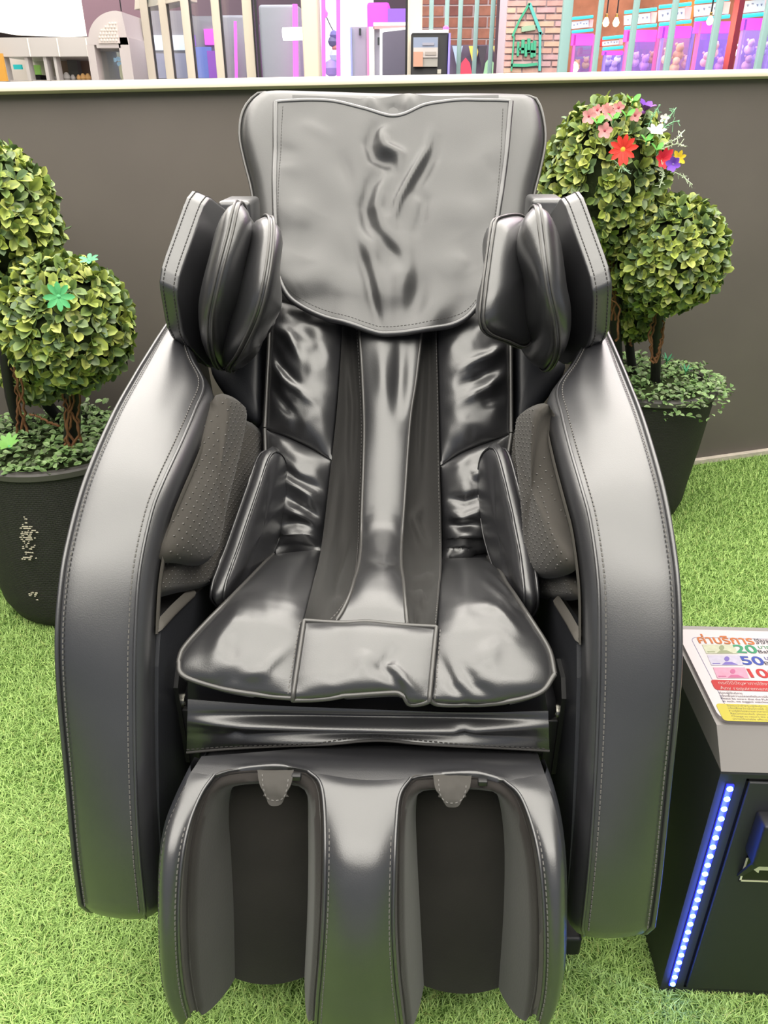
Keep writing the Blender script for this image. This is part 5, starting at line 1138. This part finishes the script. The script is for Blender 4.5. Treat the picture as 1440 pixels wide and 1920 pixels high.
for k, (px, c, up) in enumerate(((858, (.30, .42, .50), 0), (873, (.55, .06, .10), 1), (889, (.70, .52, .10), 0), (904, (.05, .05, .06), 0), (918, (.22, .45, .26), 1), (934, (.70, .55, .16), 0), (946, (.3, .45, .45), 0))):
    ya, yb = (86, 134); b = MB()
    T_ = [at(px - 10, ya, y=6.35), at(px + 10, ya, y=6.35), at(px + 5, 108, y=6.35), at(px, yb, y=6.35), at(px - 5, 108, y=6.35)] if not up else [at(px - 12, yb + 6, y=6.34), at(px + 12, yb + 6, y=6.34), at(px + 8, 118, y=6.34), at(px, 108, y=6.34), at(px - 8, 118, y=6.34)]
    b.prism(T_, (0, .01, 0)); tag(b.build('bunting_flag', mat('flag_%d' % k, c, .7, .2), smooth=False), ('pale blue', 'crimson', 'mustard', 'black', 'green', 'gold', 'sea-green')[k] + ' bunting flag on the dark board behind teal bars', 'bunting', 'bunting flags')
def bar(px_t, px_b, y, w_, label, grp):
    x = (xat(px_t, 0, y) + xat(px_b, 133, y)) / 2; ww = w_ / CAM_F * y
    return tag(boxo('window_bar', (x - ww / 2, y, 0), (x + ww / 2, y + ww, 3.0), TEAL, None, .004), label, 'bar', grp)
for px in (807, 836, 861, 891, 921): bar(px + 2, px, 4.82, 7, 'slim pale teal upright bar before the dark brick room', 'slim teal bars')
tag(bb('dark_jamb', 937, -30, 946, 170, 4.7, .3, DARKB, zlo=0), 'dark brown jamb beside the painted brick pillar', 'jamb')
# --- brick pillar with a painted green house
PY = 4.1
PIL = rootat('brick_pillar', 1000, 130, PY, 'pinkish brick pillar painted with a green gabled house outline', 'pillar')
x0, x1 = xat(948, 66, PY), xat(1052, 66, PY); z0, z1 = 1.36, zat(-12, PY, 1000)
PB = [mat('pillar_brick_%d' % k, c, .8, .2, bump=(60, .4, .004), var=.12, vscale=25) for k, c in enumerate(((.58, .35, .30), (.54, .32, .30), (.60, .40, .31), (.54, .34, .36)))]
BRK_save = BRK; BRK = PB
boxo('mortar_core', (x0, PY, 0), (x1, PY + .4, 3.0), mat('pillar_mortar', (.50, .42, .46), .9, .1), PIL); brickwall(PIL, x0, x1, z0, z1, PY, .088, .026, .007, PIL, 5)
PG = mat('green_wall_paint', (.07, .36, .22), .7, .2); PT = mat('teal_wall_paint', (.12, .45, .42), .7, .2)
def stroke(pts, r, m, name='paint_stroke'):
    P = [at(px, py, y=PY - .022) for px, py in pts]; b = MB()
    for a, c in zip(P[:-1], P[1:]):
        d = (c - a).normalized(); s = Vector((-d.z, 0, d.x)) * r; b.prism([a - s, a + s, c + s, c - s], (0, .012, 0))
    b.build(name, m, PIL, smooth=False)
stroke([(961, 68), (974, 38), (993, 6)], .0045, PG); stroke([(993, 6), (1004, 35), (1015, 64)], .0065, PT); stroke([(964, 68), (959, 133)], .003, PG); stroke([(1013, 60), (1012, 133)], .0055, PT); stroke([(958, 122), (985, 122.5), (1008, 120)], .006, PG); stroke([(978, 55), (1004, 51)], .010, mat('sage_paint', (.30, .42, .30), .7, .2))
for px, ya, yb, r in ((972, 78, 105, .005), (981, 74, 100, .007), (987, 82, 106, .006), (992, 72, 98, .007), (998, 80, 108, .006), (1003, 76, 106, .007)): stroke([(px, ya), (px - 1, yb)], r, PG)
stroke([(972, 92), (984, 92)], .005, PG); stroke([(988, 96), (1004, 97)], .005, PG)
# --- nearer row of teal bars and the claw machines behind it
boxB = [(1066, 1056, 3.9, 15), (1127, 1117, 3.75, 8), (1194, 1181, 3.65, 9), (1268, 1251, 3.55, 9), (1352, 1331, 3.45, 10), (1447, 1421, 3.35, 10)]
for k, (pt, pb, y, w_) in enumerate(boxB):
    bar(pt, pb, y, w_, 'broad teal corner post beside the brick pillar' if k == 0 else 'sturdy teal upright bar before the claw machines', None if k == 0 else 'sturdy teal bars')
tag(boxo('wall_orange_brick', (xat(1055, 20, 7.4), 7.4, 0), (9, 7.55, 4.2), mat('orange_brick', (.42, .20, .10), .8, .2, bump=(30, .4, .01), var=.25, vscale=6)), kind='structure')  # orange brick base colour, mottled at random
GLYPH = mat('sign_glyph', (.18, .22, .38), .6, .3); SIGNL = em('claw_sign_white', (.80, .88, 1.0), .75)
claws = [(1072, 1112, 32, 57, 6.6), (1130, 1168, 69, 89, 6.15), (1171, 1231, 20, 50, 5.8), (1236, 1296, 10, 43, 5.5), (1303, 1368, 1, 34, 5.2), (1386, 1446, -6, 28, 4.9)]
for k, (xa, xb, ya, yb, y) in enumerate(claws):
    R_ = rootat('claw_machine', (xa + xb) / 2, 140, y, ('claw machine at the far end beside the pillar, violet lit interior', 'low claw machine under the twin glowing bulbs', 'claw machine with lit white sign between twin bulbs and amber column', 'claw machine with plush toys beside the amber column', 'claw machine under the single hanging bulb', 'claw machine next to the dark red post with lilac interior')[k], 'claw machine', 'row of claw machines')
    tl = (ya - yb) * .0; sl = -6 * (xb - xa) / 60
    for yy in (ya, yb):
        tubeo('neon_bar', [at(xa, yy + 3, y=y - .04), at(xb, yy + 3 + sl, y=y - .04)], .0095, NEONC, R_)
    b = MB(); sa, sb = xa, xa + (xb - xa) * .80; f = .8
    b.prism([at(sa, ya + 9, y=y - .02), at(sb, ya + 9 + sl * f, y=y - .02), at(sb, yb - 3 + sl * f, y=y - .02), at(sa, yb - 3, y=y - .02)], (0, .02, 0)); sg = b.build('sign_panel', SIGNL, R_, smooth=False)
    for q, (u, v_) in enumerate(((.14, .5), (.34, .4), (.53, .3), (.72, .45), (.88, .45))):
        gx = sa + (sb - sa) * u; gy = ya + 9 + sl * f * u + (yb - ya - 12) * v_ ; r = (xb - xa) * .03
        b = MB(); b.prism([at(gx - r, gy - r, y=y - .024), at(gx + r, gy - r, y=y - .024), at(gx + r * .3, gy + r * 1.2, y=y - .024), at(gx - r * .3, gy + r * 1.2, y=y - .024)] if q != 2 else [at(gx - r, gy - 1, y=y - .024), at(gx + r, gy - 1, y=y - .024), at(gx + r, gy + .6, y=y - .024), at(gx - r, gy + .6, y=y - .024)], (0, .003, 0)); b.build('sign_glyph', GLYPH, sg, smooth=False)
    bb('frosted_end', sb + 1, ya + 8 + sl * .9, xb, yb - 2 + sl * .9, y - .01, .02, mat('frosted_pink', (.65, .45, .45), .4, .4), R_)
    bb('magenta_header', xa, yb + 6, xb, yb + 6 + (22 if k != 1 else 8), y, .03, MAG, R_)
    bb('back_panel', xa, yb + 10, xb, 165, y + .23, .03, em('claw_back_%d' % k, ((.42, .22, .55), (.34, .24, .85), (.42, .24, .72), (.55, .28, .62), (.40, .22, .95), (.48, .30, .92))[k], .8), R_, zlo=.6)
    bb('lower_cabinet', xa, 150, xb, 190, y, .25, mat('claw_cabinet', (.45, .22, .55), .5, .4), R_, zlo=0)
    for xx in (xa, xb - 4): bb('corner_post', xx, yb + 8, xx + 4, 160, y, .04, em('claw_post_%d' % (k % 2), ((.95, .20, .65), (.40, .30, .95))[k % 2], .7), R_, zlo=.6)
    bb('pane', xa + 4, yb + 26, xb - 4, 160, y + .01, .006, GLASS, R_, zlo=.6)
rng = random.Random(5)
for k, (px, py, r, c, y) in enumerate(((1082, 122, 8, (.50, .32, .20), 6.7), (1098, 118, 9, (.55, .38, .34), 6.7), (1140, 112, 9, (.45, .42, .85), 6.3), (1158, 108, 9, (.60, .60, .9), 6.3), (1150, 126, 10, (.40, .32, .75), 6.3), (1190, 112, 11, (.50, .36, .75), 5.9), (1208, 118, 12, (.42, .26, .8), 5.9), (1222, 108, 9, (.40, .22, .25), 5.9),
        (1250, 106, 12, (.62, .40, .40), 5.6), (1272, 98, 13, (.60, .36, .26), 5.6), (1265, 122, 12, (.68, .46, .36), 5.6), (1286, 116, 10, (.60, .34, .45), 5.6), (1322, 112, 11, (.62, .36, .52), 5.3), (1338, 94, 12, (.70, .45, .5), 5.3), (1348, 120, 10, (.55, .3, .7), 5.3), (1385, 95, 9, (.75, .75, .95), 5.0), (1405, 88, 11, (.60, .42, .85), 5.0), (1420, 104, 12, (.52, .36, .85), 5.0), (1400, 118, 11, (.45, .28, .62), 5.0), (1432, 92, 10, (.55, .45, .95), 5.0))):
    p = at(px, py, y=y + .05); q = r / CAM_F * y * .9
    R_ = root('plush_toy', tuple(p - Vector((0, 0, q))), ('brown', 'tan', 'lavender', 'pale blue')[0 if c[0] > c[2] * 1.6 else 1 if c[0] > c[2] else 2 if c[2] < .8 else 3] + ' plush toy inside the ' + {6.7: 'far-end claw machine beside the pillar', 6.3: 'low claw machine under the twin bulbs', 5.9: 'claw machine right of the twin bulbs' if False else 'claw machine before the amber column', 5.6: 'claw machine beside the amber column', 5.3: 'claw machine under the single bulb', 5.0: 'claw machine next to the red post'}[y], 'plush toy', 'plush toys in the claw machines')
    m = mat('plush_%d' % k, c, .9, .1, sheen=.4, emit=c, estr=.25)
    def ball(nm, cc, rr, sx=1, sz=1):
        b = MB(); b.lathe([(max(.001, rr * sx * math.sin(a)), -rr * sz * math.cos(a)) for a in np.linspace(0.02, math.pi - .02, 9)], tuple(cc), 12); b.build(nm, m, R_, angle=80)
    ball('body', p - Vector((0, 0, q * .35)), q * .75, 1, .9); ball('head', p + Vector((0, -.02, q * .5)), q * .55); ball('ear', p + Vector((-q * .4, 0, q * .95)), q * .2); ball('ear', p + Vector((q * .4, 0, q * .95)), q * .2)
# bulbs on their fittings, amber column, red post, bubble lamps
BULB = em('filament_bulb', (1.0, .72, .25), 18)
for k, (px, py, y) in enumerate(((1136, 43, 5.4), (1155, 43, 5.4), (1331, 40, 4.6))):
    R_ = rootat('light_bulb', px, py, y, 'bare glowing bulb of the twin pendant' if k < 2 else 'single bare glowing bulb before the claw machine sign', 'light bulb', 'twin pendant bulbs' if k < 2 else None)
    p = at(px, py, y=y); r = 5.2 / CAM_F * y
    b = MB(); b.lathe([(.002, -r), (r * .7, -r * .75), (r, 0), (r * .75, r * .7), (r * .35, r * 1.5)], tuple(p), 14); b.build('bulb', BULB, R_); b = MB(); b.lathe([(r * .4, r * 1.4), (r * .45, r * 2.2), (r * .2, r * 2.4)], tuple(p), 10); b.build('socket', mat('brass', (.6, .42, .15), .3, .5, metal=1), R_); tubeo('flex', [p + Vector((0, 0, r * 2.3)), p + Vector((0, 0, .7))], .004, BLK, R_)
for k, (px, y) in enumerate(((1146, 5.4), (1332, 4.6))):
    l = bpy.data.lights.new('bulb_glow', 'POINT'); l.energy = 9; l.color = (1, .55, .2); l.shadow_soft_size = .05; o = bpy.data.objects.new('bulb_glow', l); COL.objects.link(o); o.location = at(px, 43, y=y) + Vector((0, .12, -.02))
tag(bb('amber_column', 1286, -20, 1300, 70, 5.9, .2, em('amber_column', (.85, .32, .06), .55), zlo=1.2), 'amber lit column between two claw machines', 'column')
tag(bb('red_post', 1374, -20, 1384, 170, 4.72, .08, mat('dark_red_post', (.13, .012, .03), .5, .4, emit=(.5, .03, .12), estr=.05), zlo=0), 'dark red post between two claw machines', 'post')
tag(bb('red_sign', 1128, 72, 1134, 86, 6.16, .1, em('red_sign', (.9, .08, .05), .8)), 'small red panel beside the low claw machine sign', 'sign')
l = bpy.data.lights.new('arcade_magenta', 'AREA'); l.shape = 'RECTANGLE'; l.size = 5; l.size_y = 2; l.energy = 40; l.color = (.85, .35, 1.0)
o = bpy.data.objects.new('arcade_magenta', l); COL.objects.link(o); o.location = (2.2, 5.6, CEIL_Z - .03)
for nm, loc, sx_, sy_, e, c in (('food_court_fill', (-4.5, 8.0, 3.0), 5, 3, 170, (1, .95, .86)), ('arcade_left_fill', (-1.6, 6.2, 3.0), 2.5, 2.5, 30, (.85, .75, 1.0))):  # added fill lamps, brighten the food counter and the machines behind slanting glass
    area(nm, loc, sx_, sy_, e, c)
